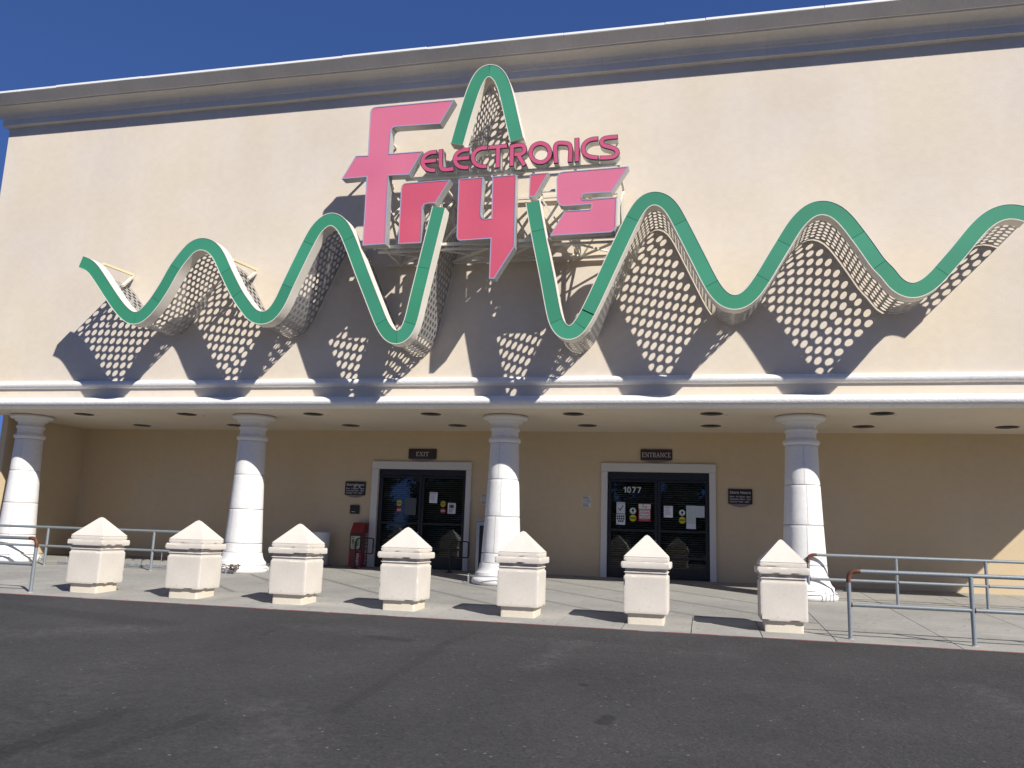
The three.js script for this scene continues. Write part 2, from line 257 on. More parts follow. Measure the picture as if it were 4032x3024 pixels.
// ---- concrete apron: each slab its own piece, joints are gaps
const apron = new THREE.Group(); apron.name = 'walkway'; apron.userData.kind = 'structure'; scene.add(apron);
apron.position.set(0, 0, ZB); apron.rotation.x = Math.atan(K);
function clipPoly(poly, fn) {                  // keep fn >= 0
  const out = [];
  for (let i = 0; i < poly.length; i++) { const a = poly[i], b = poly[(i + 1) % poly.length], fa = fn(a), fb = fn(b); if (fa >= 0) out.push(a); if ((fa >= 0) !== (fb >= 0)) { const t = fa / (fa - fb); out.push([a[0] + (b[0] - a[0]) * t, a[1] + (b[1] - a[1]) * t]); } }
  return out;
}
let slabN = 0;
function slab(poly, drop = 0) {                // poly [x, z] in plan; gap is left round it
  if (poly.length < 3) return;
  const s = new THREE.Shape(poly.map(([x, z]) => new THREE.Vector2(x, -z)));
  if (Math.abs(THREE.ShapeUtils.area(s.getPoints())) < 0.004) return;
  const g = new THREE.ExtrudeGeometry(s, { depth: 0.09, bevelEnabled: false });
  g.rotateX(-Math.PI / 2); g.translate(0, -0.09 - drop, 0);
  sheetUV(g, APX, APZ, APW, APH); g.translate(0, 0, -ZB);
  part(slabN ? 'slab_' + String(slabN).padStart(3, '0') : 'slab', g, M.concrete[[0, 1, 0, 2, 0, 1][slabN % 6]], apron); slabN++;
}
const GAP = 0.006;
const rect = (x0, x1, z0, z1) => [[x0 + GAP, z0 + GAP], [x1 - GAP, z0 + GAP], [x1 - GAP, z1 - GAP], [x0 + GAP, z1 - GAP]];
{
  const SX0 = -8.6, SX1 = 1.5, ZF = 3.29, ZK = 4.82, ZBK = -2.62;
  const strip = [-20, -17.5, -15.2, -13, -10.75, -8.6, -7.75, -6.9, -6.05, -5.2, -4.35, -3.5, -2.65, -1.82, -1.0, -0.16, 0.67, 1.5, 2.84, 4.17, 5.5, 6.85, 8.2, 9.5];
  for (let i = 0; i < strip.length - 1; i++) slab(rect(strip[i], strip[i + 1], ZF, ZK), 0);
  for (let i = 0; i < strip.length - 1; i++) if (strip[i] >= 1.49 || strip[i + 1] <= -8.59) slab(rect(strip[i], strip[i + 1], ZBK, ZF));
  // diamond-scored field in front of the doors
  for (let i = -9; i < 9; i++) for (let j = -4; j < 12; j++) {
    const a0 = 1.32 + 1.45 * i, a1 = a0 + 1.45, b0 = 0.36 + 1.45 * j, b1 = b0 + 1.45, e = GAP * 1.4;   // z + x, z - x
    const P = (a, b) => [(a - b) / 2, (a + b) / 2];
    let q = [P(a0 + e, b0 + e), P(a1 - e, b0 + e), P(a1 - e, b1 - e), P(a0 + e, b1 - e)];
    q = clipPoly(q, (p) => p[0] - SX0 - GAP); q = clipPoly(q, (p) => SX1 - GAP - p[0]); q = clipPoly(q, (p) => p[1] - ZBK); q = clipPoly(q, (p) => ZF - GAP - p[1]);
    slab(q);
  }
  const bed = bx(-20, 9.5, -0.12, -0.0095, ZBK - ZB, ZK - 0.004 - ZB); metricUV(bed);
  part('joint_bed', bed, mat(0.13, 0.125, 0.115, { roughness: 1 }), apron);
}
// ---- low kerb lip with the worn fire-lane paint
{
  const m = canvasMat(2048, 64, (k, w, h) => {
    k.fillStyle = '#9a5f5c'; k.fillRect(0, 0, w, h);
    for (let i = 0; i < 900; i++) { k.fillStyle = ['#b9b0a8', '#7d4a4a', '#a56c68', '#6d6664'][i % 4]; k.globalAlpha = 0.25 + 0.5 * rnd(); k.fillRect(rnd() * w, rnd() * h, 4 + rnd() * 34, 2 + rnd() * 12); }
    k.globalAlpha = 1; k.fillStyle = '#f1ece4'; k.font = 'bold 58px sans-serif'; k.textBaseline = 'middle';
    const px = (x) => (x + 10.2) / 14 * w;
    k.save(); k.translate(px(-4.60), h / 2); k.scale(px(-4.14) / 230 - px(-4.60) / 230, 1); k.fillText('FIRE LANE', 0, 2, 230); k.restore();
    k.save(); k.translate(px(-4.05), h / 2); k.scale((px(-3.56) - px(-4.05)) / 270, 1); k.fillText('NO PARKING', 0, 2, 270); k.restore();
    k.globalAlpha = 0.5; for (let i = 0; i < 200; i++) { k.fillStyle = '#8f5a58'; k.fillRect(rnd() * w, rnd() * h, 3 + rnd() * 9, 2 + rnd() * 5); }
  }, { roughness: 0.9 });
  const g = new THREE.BoxGeometry(14, 0.06, 0.012); g.translate(-3.2, -0.048, 4.8225);
  struct('kerb_lip', g, m);
}

// ================================================================ the store building
const building = thing('store_building', 'large cream stucco store with projecting cornice and four round white porch columns', 'building');
const XL = -15.27, XR = 7.78, ZF = 0.95, ZW = -2.413, YS = 3.309;
{
  part('facade_wall', metricUV(bx(XL, XR, YS + 0.2, 10.2, ZF - 0.3, ZF)), M.stucco, building);
  part('side_wall', metricUV(bx(XL, XL + 0.3, YS + 0.2, 10.2, -24, ZF - 0.302)), M.stucco, building);
  part('side_wall', metricUV(bx(XR - 0.3, XR, YS + 0.2, 10.2, -2.4, ZF - 0.302)), M.stucco, building);
  part('side_wall', metricUV(bx(19.7, 20, -0.3, 10.2, -24, -2.70)), M.stucco, building);
  part('rear_wall', metricUV(bx(XL, 20, -0.3, 10.2, -24.3, -24.002)), M.stucco, building);
  part('upper_wall', metricUV(bx(XR + 0.002, 20, YS + 0.002, 10.2, ZW - 0.25, ZW)), M.stucco, building);
  part('roof', metricUV(bx(XL + 0.31, 20, 9.9, 10.0, -24, ZF - 0.31)), M.interior, building);
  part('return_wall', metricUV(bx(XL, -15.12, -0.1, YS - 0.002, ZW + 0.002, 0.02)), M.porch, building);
  // porch wall with the two door openings
  const D = [[-7.20, -5.13, 2.435], [-2.00, 0.12, 2.455]], w = [];
  const z0 = ZW - 0.22, z1 = ZW;
  w.push(bx(XL, D[0][0], -0.1, YS, z0, z1), bx(D[0][1], D[1][0], -0.1, YS, z0, z1), bx(D[1][1], 20, -0.1, YS, z0, z1));
  for (const [a, b, t] of D) w.push(bx(a, b, t, YS, z0, z1));
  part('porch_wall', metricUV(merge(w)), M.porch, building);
  part('back_partition', bx(XL + 0.3, 19.7, -0.3, YS, ZW - 0.30, ZW - 0.24), M.interior, building);
}
// soffit with round openings for the recessed lights
const LIGHTS = [[-12.976, 0.24], [-10.477, 0.25], [-7.601, 0.28], [-5.126, 0.29], [-2.342, 0.31], [0.151, 0.345], [2.979, 0.375], [5.46, 0.39], [-12.915, -1.60], [-10.403, -1.51], [-7.558, -1.46], [-5.09, -1.40], [-2.305, -1.33], [0.151, -1.32], [2.976, -1.345], [5.446, -1.345]];
{
  const s = new THREE.Shape([[XL, ZF + 0.02], [XR, ZF + 0.02], [XR, ZW - 0.1], [XL, ZW - 0.1]].map(([x, z]) => new THREE.Vector2(x, -z)));
  for (const [x, z] of LIGHTS) { const h = new THREE.Path(); h.absarc(x, -z, 0.185, 0, Math.PI * 2, true); s.holes.push(h); }
  const g = new THREE.ExtrudeGeometry(s, { depth: 0.196, bevelEnabled: false, curveSegments: 28 }); g.rotateX(-Math.PI / 2); g.translate(0, YS, 0);
  part('soffit', metricUV(g), M.soffit, building);
  for (const [x, z] of LIGHTS) {
    const L = grp('recessed_light', building);
    const can = new THREE.LatheGeometry([[0.02, 0.32], [0.12, 0.32], [0.165, 0.20], [0.178, 0.012]].map((p) => new THREE.Vector2(...p)), 28); can.translate(x, YS, z); part('reflector', can, M.lightCan, L);
    const rim = new THREE.TorusGeometry(0.19, 0.011, 8, 32); rim.rotateX(Math.PI / 2); rim.scale(1, 0.7, 1); rim.translate(x, YS - 0.002, z); part('rim', rim, M.lightCan, L);
    const b = new THREE.SphereGeometry(0.05, 14, 10); b.scale(1, 1.3, 1); b.translate(x, YS + 0.22, z); part('bulb', b, M.lamp, L);
    const sp = new THREE.CylinderGeometry(0.045, 0.035, 0.014, 16); sp.translate(x + 0.24, YS - 0.008, z - 0.19); part('sprinkler_cap', sp, M.surround, building);
  }
}
// cornice swept along the front and round the corners
{
  const prof = [[0.0, 9.74], [0.10, 9.76], [0.105, 9.90], [0.13, 9.915]];
  for (let i = 1; i <= 8; i++) { const t = i / 8 * Math.PI / 2; prof.push([0.13 + 0.26 * (1 - Math.cos(t)), 9.915 + 0.16 * Math.sin(t)]); }
  prof.push([0.395, 10.10], [0.43, 10.10], [0.605, 10.258], [0.30, 10.268], [-0.3, 10.268]);
  const pos = [], N = 24;
  const q = (a, b, c, d) => pos.push(...a, ...b, ...c, ...a, ...c, ...d);
  for (let i = 0; i < prof.length - 1; i++) {
    const [p0, y0] = prof[i], [p1, y1] = prof[i + 1];
    for (let k = 0; k < N; k++) {
      const X = (p, t) => XL - p + (XR - XL + 2 * p) * t, a = k / N, b = (k + 1) / N, w = (x, p) => 0.006 * Math.sin(x * 1.7 + p * 9);
      q([X(p0, a), y0 + w(X(p0, a), p0), ZF + p0], [X(p0, b), y0 + w(X(p0, b), p0), ZF + p0], [X(p1, b), y1 + w(X(p1, b), p1), ZF + p1], [X(p1, a), y1 + w(X(p1, a), p1), ZF + p1]);
    }
    q([XL - p0, y0, -24.3], [XL - p0, y0, ZF + p0], [XL - p1, y1, ZF + p1], [XL - p1, y1, -24.3]);
    q([XR + p0, y0, ZF + p0], [XR + p0, y0, -2.4], [XR + p1, y1, -2.4], [XR + p1, y1, ZF + p1]);
  }
  let g = new THREE.BufferGeometry(); g.setAttribute('position', new THREE.Float32BufferAttribute(pos, 3)); g.computeVertexNormals(); g = toCreasedNormals(mergeVertices(g, 1e-4), 0.5);
  part('cornice', metricUV(g), M.cornice, building);
  let x = XL - 0.61, i = 0;
  while (x < XR + 0.5) { const L = Math.min(i % 3 == 1 ? 0.55 + rnd() * 0.4 : 1.2 + rnd() * 1.1, XR + 0.61 - x), dy = (rnd() - 0.5) * 0.008; part('parapet_flashing', rbx(x + 0.004, x + L - 0.004, 10.252 + dy, 10.300 + dy, ZF + 0.30, ZF + 0.618 + dy, 0.006, 1), M.flashing, building); x += L; i++; }
}
// round mouldings under the sign
{
  const run = (name, zc, yc, rz, ry, a0, a1) => {
    const pos = [], N = 60, A = 14, P = (k, a) => { const x = XL - 0.02 + (XR - XL + 0.04) * k / N, w = 0.004 * Math.sin(x * 2.3) + 0.003 * Math.sin(x * 5.1 + 1); return [x, yc + (ry + w * 0.4) * Math.sin(a), zc + rz * Math.cos(a)]; };
    for (let k = 0; k < N; k++) for (let j = 0; j < A; j++) { const t0 = a0 + (a1 - a0) * j / A, t1 = a0 + (a1 - a0) * (j + 1) / A; const a = P(k, t0), b = P(k + 1, t0), c = P(k + 1, t1), d = P(k, t1); pos.push(...a, ...b, ...c, ...a, ...c, ...d); }
    let g = new THREE.BufferGeometry(); g.setAttribute('position', new THREE.Float32BufferAttribute(pos, 3)); g = mergeVertices(g, 1e-4); g.computeVertexNormals();
    part(name, metricUV(g), M.whiteStucco, building);
  };
  run('upper_moulding', ZF - 0.01, 3.815, 0.098, 0.082, -Math.PI / 2, Math.PI / 2);
  run('lower_moulding', ZF + 0.012, 3.423, 0.205, 0.1155, -Math.PI / 2, Math.PI / 2);
}
// columns
const XC = [-14.512, -9.063, -3.707, 1.693];
const lathe = (pts, segs = 56, a0 = 0, len = Math.PI * 2) => new THREE.LatheGeometry(pts.map((p) => new THREE.Vector2(p[0], p[1])), segs, a0, len);
function column(x, seams) {
  const c = grp('column', building); c.position.set(x, 0, 0); const y0 = gy(0) - 0.03;
  const base = lathe([[0.0, y0], [0.50, y0], [0.532, y0 + 0.035], [0.545, y0 + 0.075], [0.532, y0 + 0.115], [0.50, y0 + 0.145], [0.475, y0 + 0.152], [0.472, y0 + 0.225], [0.455, y0 + 0.235], [0.425, y0 + 0.275], [0.402, y0 + 0.33], [0.388, y0 + 0.40], [0.383, 0.535], [0, 0.535]]);
  part('base', metricUV(base), M.column, c);
  const R = (y) => y > 2.08 ? 0.298 + (0.274 - 0.298) * (y - 2.08) / 0.70 : y > 1.39 ? 0.330 + (0.298 - 0.330) * (y - 1.39) / 0.69 : 0.366 + (0.330 - 0.366) * (y - 0.72) / 0.67;
  const lv = [0.535, 0.717, 1.392, 2.081, 2.775];
  for (let i = 0; i < 4; i++) {
    const a = lv[i] + (i ? 0.004 : 0), b = lv[i + 1] - 0.004, s = seams[i];
    const pts = [[R(a) - 0.012, a], [R(a), a + 0.006]]; for (let k = 1; k <= 6; k++) pts.push([R(a + (b - a) * k / 6.5), a + (b - a) * k / 6.5]); pts.push([R(b), b - 0.006], [R(b) - 0.012, b]);
    const gap = 0.016; part('drum', metricUV(lathe(pts, 56, s + gap / 2, Math.PI * 2 - gap)), M.column, c);
  }
  const core = lathe([[0.34, 0.5], [0.262, 2.79]], 32); part('core', metricUV(core), M.chip, c);
  const cap = lathe([[0.262, 2.775], [0.295, 2.79], [0.31, 2.815], [0.315, 2.84], [0.30, 2.868], [0.262, 2.884], [0.258, 2.90], [0.258, 3.0], [0.272, 3.01], [0.286, 3.03], [0.286, 3.055], [0.268, 3.07], [0.255, 3.08], [0.257, 3.11], [0.268, 3.145], [0.30, 3.165], [0.325, 3.175], [0.335, 3.20], [0.345, 3.222], [0.41, 3.228], [0.43, 3.245], [0.433, 3.265], [0.428, 3.287], [0.41, 3.292], [0.395, 3.31]]);
  part('capital', metricUV(cap), M.column, c);
  return c;
}
[[0.35, 0.35, -0.45, 0.30], [0.55, -0.35, 0.55, -0.35], [0.12, -0.15, 0.1, -0.12], [0.05, 0.05, 0.12, 0.02]].forEach((s, i) => column(XC[i], s));
// doors
function door(xo0, xo1, top, xi0, xi1, yi, lx, rx, gTop, r1, r2, gBot, label) {
  const d = grp('double_door', building); d.userData.label = label; const fl = gy(ZW) - 0.01;
  const S = M.surround;
  part('door_surround', metricUV(rbx(xo0, xo1, yi + 0.003, top, ZW - 0.02, ZW + 0.055, 0.006, 1)), S, d);
  part('door_surround', metricUV(rbx(xo0 + 0.004, xi0, fl, yi, ZW - 0.02, ZW + 0.052, 0.006, 1)), S, d);
  part('door_surround', metricUV(rbx(xi1, xo1 - 0.004, fl, yi, ZW - 0.02, ZW + 0.052, 0.006, 1)), S, d);
  const F = (x0, x1, y0, y1, n, z0 = ZW - 0.075, z1 = ZW - 0.018) => part(n, rbx(x0, x1, y0, y1, z0, z1, 0.004, 1), M.doorFrame, d);
  F(xi0, xi1, gTop + 0.055, yi - 0.002, 'header', ZW - 0.085, ZW - 0.006);
  for (const [a, b, l, r] of [[xi0 + 0.01, (lx[1] + rx[0]) / 2 - 0.004, lx[0], lx[1]], [(lx[1] + rx[0]) / 2 + 0.004, xi1 - 0.01, rx[0], rx[1]]]) {
    F(a, l, fl + 0.012, gTop + 0.05, 'stile'); F(r, b, fl + 0.012, gTop + 0.05, 'stile');
    F(l + 0.001, r - 0.001, gTop, gTop + 0.05, 'top_rail'); F(l + 0.001, r - 0.001, r1 - 0.022, r1 + 0.022, 'mid_rail'); F(l + 0.001, r - 0.001, r2 - 0.018, r2 + 0.018, 'mid_rail');
    F(l + 0.001, r - 0.001, fl + 0.012, gBot, 'kick_panel');
    for (const [y0, y1] of [[r1 + 0.022, gTop], [r2 + 0.018, r1 - 0.022], [gBot, r2 - 0.018]]) part('pane', bx(l - 0.004, r + 0.004, y0 - 0.004, y1 + 0.004, ZW - 0.049, ZW - 0.045), M.glass, d);
  }
  const cyl = new THREE.CylinderGeometry(0.013, 0.013, 0.02, 12); cyl.rotateX(Math.PI / 2); cyl.translate((lx[1] + rx[0]) / 2 - 0.035, 1.03, ZW - 0.012); part('lock', cyl, M.galv, d);
  // roll-down shutter behind the glass: curved slats
  const pitch = 0.0455, sl = new THREE.CylinderGeometry(0.035, 0.035, xi1 - xi0 - 0.02, 8, 1, true, 0.9, 1.35); sl.rotateZ(Math.PI / 2);
  let i = 0; for (let y = fl + 0.03; y < yi - 0.12; y += pitch) { const o = part(i ? 'slat_' + String(i).padStart(3, '0') : 'slat', sl, M.slats[(i * 7 + ((i * i) % 5)) % 3], d); o.position.set((xi0 + xi1) / 2, y, ZW - 0.165); i++; }
}
door(-7.367, -5.010, 2.608, -7.205, -5.135, 2.432, [-7.105, -6.232], [-6.113, -5.212], 2.243, 1.232, 0.683, 0.508, 'exit double door with roll-down shutter behind dark-framed glass');
door(-2.132, 0.252, 2.638, -1.995, 0.118, 2.460, [-1.918, -1.006], [-0.880, 0.036], 2.243, 1.235, 0.682, 0.480, 'entrance double door with street number and posters on the glass');

// ================================================================ green wave signs
const W2 = 0.1255, ZR = 2.20, ZC = 1.955, ZP = 0.965;
function sampler(pts, step = 0.02) {
  const cv = new THREE.CatmullRomCurve3(pts.map((p) => V(p[0], p[1], 0)), false, 'centripetal'); const L0 = cv.getLength(); let n = Math.ceil(L0 / step), S = cv.getSpacedPoints(n);
  for (let it = 0; it < 10; it++) { const T = S.map((p) => p.clone()); for (let i = 2; i < n - 1; i++) S[i] = T[i].clone().multiplyScalar(0.4).addScaledVector(T[i - 1], 0.2).addScaledVector(T[i + 1], 0.2).addScaledVector(T[i - 2], 0.1).addScaledVector(T[Math.min(i + 2, n)], 0.1); }
  const c2 = new THREE.CatmullRomCurve3(S, false, 'centripetal'); c2.arcLengthDivisions = n * 2; S = c2.getSpacedPoints(n);
  const D = [0]; for (let i = 1; i <= n; i++) D.push(D[i - 1] + S[i].distanceTo(S[i - 1]));
  const L = D[n], N = S.map((p, i) => { const t = S[Math.min(i + 1, n)].clone().sub(S[Math.max(i - 1, 0)]).normalize(); return V(-t.y, t.x, 0); });
  const at = (s) => { const f = Math.max(0, Math.min(n - 1e-6, s / L * n)), i = Math.floor(f), t = f - i; return [S[i].clone().lerp(S[i + 1], t), N[i].clone().lerp(N[i + 1], t).normalize()]; };
  const near = (q) => { let b = 0, bd = 1e9; S.forEach((p, i) => { const d = (p.x - q[0]) ** 2 + (p.y - q[1]) ** 2; if (d < bd) { bd = d; b = i; } }); return D[b]; };
  return { at, L, near };
}
function ribbonBox(C, s0, s1, o0, o1, z0, z1, step = 0.035) {   // box section o0..o1 x z0..z1 swept from s0 to s1
  const n = Math.max(1, Math.ceil((s1 - s0) / step)), R = [];
  for (let i = 0; i <= n; i++) { const [p, m] = C.at(s0 + (s1 - s0) * i / n); const f = (o, z) => [p.x + m.x * o, p.y + m.y * o, z]; R.push([f(o0, z0), f(o1, z0), f(o1, z1), f(o0, z1)]); }
  const pos = [], q = (a, b, c, d) => pos.push(...a, ...b, ...c, ...a, ...c, ...d);
  for (let i = 0; i < n; i++) for (let k = 0; k < 4; k++) { const j = (k + 1) % 4; q(R[i][k], R[i + 1][k], R[i + 1][j], R[i][j]); }
  q(R[0][0], R[0][1], R[0][2], R[0][3]); q(R[n][3], R[n][2], R[n][1], R[n][0]);
  const g = new THREE.BufferGeometry(); g.setAttribute('position', new THREE.Float32BufferAttribute(pos, 3)); g.computeVertexNormals();
  return metricUV(toCreasedNormals(mergeVertices(g, 1e-5), 0.5));
}
const PITCH = 0.1372, COL = PITCH * 0.866, HR = 0.0468, HS = 14;
function perforated(C, s0, s1, off, z0, z1) {   // sheet with real round holes in a staggered pattern
  const pos = [], T = 0.0035;
  const m3 = (s, z, o) => { const [p, m] = C.at(s); return [p.x + m.x * (off + o), p.y + m.y * (off + o), z]; };
  const quad = (a, b, c, d) => { for (const o of [0, T]) { const A = m3(...a, o), B = m3(...b, o), Cc = m3(...c, o), Dd = m3(...d, o); if (o) pos.push(...A, ...B, ...Cc, ...A, ...Cc, ...Dd); else pos.push(...A, ...Cc, ...B, ...A, ...Dd, ...Cc); } };
  const n = Math.max(1, Math.round((s1 - s0) / COL)), w = (s1 - s0) / n;
  for (let i = 0; i < n; i++) {
    const sa = s0 + i * w, sb = sa + w, sc = (sa + sb) / 2, half = i % 2 ? PITCH / 2 : 0; let z = z1 - 0.012;
    quad([sa, z], [sb, z], [sb, z1], [sa, z1]);
    if (half) { quad([sa, z - half], [sb, z - half], [sb, z], [sa, z]); z -= half; }
    while (z - PITCH > z0 + 0.004) {
      const za = z - PITCH, zc = (z + za) / 2, hole = [], rim = [];
      for (let k = 0; k < HS; k++) {
        const t = (k + 0.5) / HS * Math.PI * 2, c = Math.cos(t), s = Math.sin(t); hole.push([sc + HR * c, zc + HR * s]);
      }
      for (let k = 0; k < HS; k++) { const t = (k + 0.5) / HS * Math.PI * 2, c = Math.cos(t), s = Math.sin(t), f = Math.min(w / 2 / Math.max(1e-6, Math.abs(c)), PITCH / 2 / Math.max(1e-6, Math.abs(s))); rim.push([sc + f * c, zc + f * s]); }
      const corners = [[sb, z], [sa, z], [sa, za], [sb, za]];
      for (let k = 0; k < HS; k++) {
        const j = (k + 1) % HS, a = rim[k], b = rim[j];
        quad(hole[k], a, b, hole[j]);
        const onV = (p) => Math.abs(Math.abs(p[0] - sc) - w / 2) < 1e-6;
        if (onV(a) !== onV(b)) { const cr = corners.reduce((m, c) => Math.hypot(c[0] - a[0], c[1] - a[1]) + Math.hypot(c[0] - b[0], c[1] - b[1]) < Math.hypot(m[0] - a[0], m[1] - a[1]) + Math.hypot(m[0] - b[0], m[1] - b[1]) ? c : m); quad(a, cr, b, b); }
        const h0 = m3(...hole[k], 0), h1 = m3(...hole[j], 0), g0 = m3(...hole[k], T), g1 = m3(...hole[j], T); pos.push(...h0, ...g0, ...g1, ...h0, ...g1, ...h1);
      }
      z = za;
    }
    quad([sa, z0], [sb, z0], [sb, z], [sa, z]);
  }
  const g = new THREE.BufferGeometry(); g.setAttribute('position', new THREE.Float32BufferAttribute(pos, 3)); g.computeVertexNormals(); return metricUV(g);
}
function wave(name, label, pts, seams, wide, brackets, caps) {
  const t = thing(name, label, 'sign', [0, 0, 0], 'green wave sign pieces'), C = sampler(pts);
  const cut = [0, ...seams.map((q) => C.near(q)).sort((a, b) => a - b), C.L];
  for (let i = 0; i < cut.length - 1; i++) {
    const g0 = i ? (i === wide ? 0.011 : 0.003) : 0.004, g1 = i < cut.length - 2 ? (i + 1 === wide ? 0.011 : 0.003) : 0.004;
    part('face_panel', ribbonBox(C, cut[i] + g0, cut[i + 1] - g1, -W2 + 0.0125, W2 - 0.0125, ZR - 0.022, ZR - 0.006), M.greens[(i * 5 + pts.length) % 4], t);
  }
  for (const s of [-1, 1]) part('edge_return', ribbonBox(C, 0, C.L, s > 0 ? W2 - 0.012 : -W2, s > 0 ? W2 : -W2 + 0.012, ZC, ZR), M.can, t);
  part('back_plate', ribbonBox(C, 0.002, C.L - 0.002, -W2 + 0.0122, W2 - 0.0122, ZC + 0.002, ZC + 0.012), M.can, t);
  for (const s of caps) part('end_cap', ribbonBox(C, s ? C.L - 0.0015 : -0.0, s ? C.L + 0.0 : 0.0015, -W2 + 0.0122, W2 - 0.0122, ZC + 0.013, ZR - 0.004), M.can, t);
  // perforated side sheets, in lengths
  const n = Math.round(C.L / 2.6); for (let i = 0; i < n; i++) part('perforated_sheet', perforated(C, C.L * i / n + 0.0003, C.L * (i + 1) / n - 0.0003, -W2 * 0.62, ZP, ZC + 0.001), M.sheet, t);
  for (const [a, b] of brackets) part('bracket', bar(a, b, 0.045), b[2] > 1.2 ? M.steelWhite : M.yellowSteel, t);
  return C;
}
wave('wave_sign', 'long green wave of two crests left of the pink lettering', LEFT_WAVE, LEFT_SEAMS, 99, BRACKETS, [0, 1]);
wave('wave_sign', 'long green wave of three crests right of the pink lettering', RIGHT_WAVE, RIGHT_SEAMS, 4, [], [0, 1]);
wave('wave_sign', 'single tall green peak standing above the pink lettering', PEAK_WAVE, PEAK_SEAMS, 99, [[[-3.55, 8.85, 1.0], [-3.75, 9.2, 1.9]]], [0, 1]);

// ================================================================ pink channel-letter sign on its steel frame
{
  const sign = thing('letter_sign', 'large pink channel letters on a white steel frame in the middle of the facade', 'sign');
  const inset = (P, d) => { // offset a closed outline inwards
    const n = P.length, ccw = THREE.ShapeUtils.area(P.map((p) => new THREE.Vector2(...p))) > 0 ? 1 : -1, out = [];
    for (let i = 0; i < n; i++) {
      const a = P[(i + n - 1) % n], b = P[i], c = P[(i + 1) % n]; const n1 = [-(b[1] - a[1]), b[0] - a[0]], n2 = [-(c[1] - b[1]), c[0] - b[0]]; const l1 = Math.hypot(...n1), l2 = Math.hypot(...n2);
      const u = [n1[0] / l1, n1[1] / l1], v = [n2[0] / l2, n2[1] / l2], m = [u[0] + v[0], u[1] + v[1]], k = Math.max(0.25, (m[0] * m[0] + m[1] * m[1]) / 2); out.push([b[0] + ccw * m[0] / k * d, b[1] + ccw * m[1] / k * d]);
    }
    return out;
  };
  const shp = (P) => new THREE.Shape(P.map((p) => new THREE.Vector2(...p)));
  const ext = (s, z0, z1) => { const g = new THREE.ExtrudeGeometry(s, { depth: z1 - z0, bevelEnabled: false }); g.translate(0, 0, z0); return metricUV(g); };
  const say = { F: 'tall pale pink letter F', r: 'deep pink letter r', y: 'deep pink letter y with descender', apostrophe: 'small deep pink apostrophe', s: 'pale pink letter s' };
  for (const [n, P] of BIG_LETTERS) {
    const L = grp('big_letter', sign); L.userData.label = say[n]; const z1 = 2.15, zb = 1.955;
    part('letter_return', ext(shp(P), zb, z1 - 0.02), M.silverSide, L);
    const ring = shp(P); ring.holes.push(new THREE.Path(inset(P, 0.0155).map((p) => new THREE.Vector2(...p)))); part('letter_trim', ext(ring, z1 - 0.019, z1), M.silverTrim, L);
    part('letter_face', ext(shp(inset(P, 0.016)), z1 - 0.019, z1 - 0.006), n === 'F' || n === 's' ? M.pinkPale : M.pinkDeep, L);
  }
  const stroke = (pts, w, ends = 0) => {
    let P = pts.map((p) => p.slice()); const closed = Math.hypot(P[0][0] - P[P.length - 1][0], P[0][1] - P[P.length - 1][1]) < 0.01;
    if (P.length > 4) { const c = new THREE.CatmullRomCurve3((closed ? P.slice(0, -1) : P).map((p) => V(p[0], p[1], 0)), closed, 'centripetal'); P = c.getSpacedPoints(48).map((v) => [v.x, v.y]); }
    const n = P.length, A = [], B = [];
    for (let i = 0; i < n; i++) {
      let a = P[Math.max(0, i - 1)], b = P[Math.min(n - 1, i + 1)]; if (closed && i === 0) a = P[n - 2]; if (closed && i === n - 1) b = P[1];
      const dx = b[0] - a[0], dy = b[1] - a[1], l = Math.hypot(dx, dy); let [x, y] = P[i]; if (!closed && ends) { if (i === 0) { x += dx / l * ends; y += dy / l * ends; } if (i === n - 1) { x -= dx / l * ends; y -= dy / l * ends; } }
      A.push([x - dy / l * w / 2, y + dx / l * w / 2]); B.push([x + dy / l * w / 2, y - dx / l * w / 2]);
    }
    if (closed) { const s = shp(A.slice(0, -1)), out = Math.abs(THREE.ShapeUtils.area(A.map((p) => new THREE.Vector2(...p)))) > Math.abs(THREE.ShapeUtils.area(B.map((p) => new THREE.Vector2(...p)))); const S = out ? s : shp(B.slice(0, -1)); S.holes.push(new THREE.Path((out ? B : A).slice(0, -1).map((p) => new THREE.Vector2(...p)))); return S; }
    return shp([...A, ...B.reverse()]);
  };
  for (const [n, strokes] of SMALL_LETTERS) {
    const L = grp('small_letter', sign); L.userData.label = 'small pink letter ' + n + ' with black edge';
    strokes.forEach((q, i) => {
      const dz = i * 0.0015;
      part('letter_return', ext(stroke(q, 0.083, 0.001), 1.955 + dz, 2.122 - dz), M.silverSide, L);
      part('letter_trim', ext(stroke(q, 0.087), 2.123 + dz, 2.144 + dz), M.blackTrim, L);
      part('letter_face', ext(stroke(q, 0.0665, 0.010), 2.1445 + dz, 2.150 + dz), M.pinkSmall, L);
    });
  }
  // steel frame carrying the letters
  const T = (a, b, w = 0.045, m = M.steelWhite) => part('frame_tube', bar(a, b, w), m, sign);
  const zf = 1.925, zb = 1.03;
  T([-5.28, 7.415, zf], [-1.36, 7.44, zf], 0.05); T([-5.28, 7.33, zf - 0.06], [-1.36, 7.355, zf - 0.06], 0.04);
  T([-5.75, 6.13, zf], [-1.38, 6.13, zf], 0.05); T([-5.75, 6.055, zf - 0.05], [-1.38, 6.055, zf - 0.05], 0.04); T([-5.9, 6.10, zb], [-1.40, 6.09, zb], 0.05); T([-5.2, 7.30, zb], [-1.45, 7.30, zb], 0.045);
  const xs = [-5.62, -4.62, -3.62, -2.90, -2.15, -1.385];
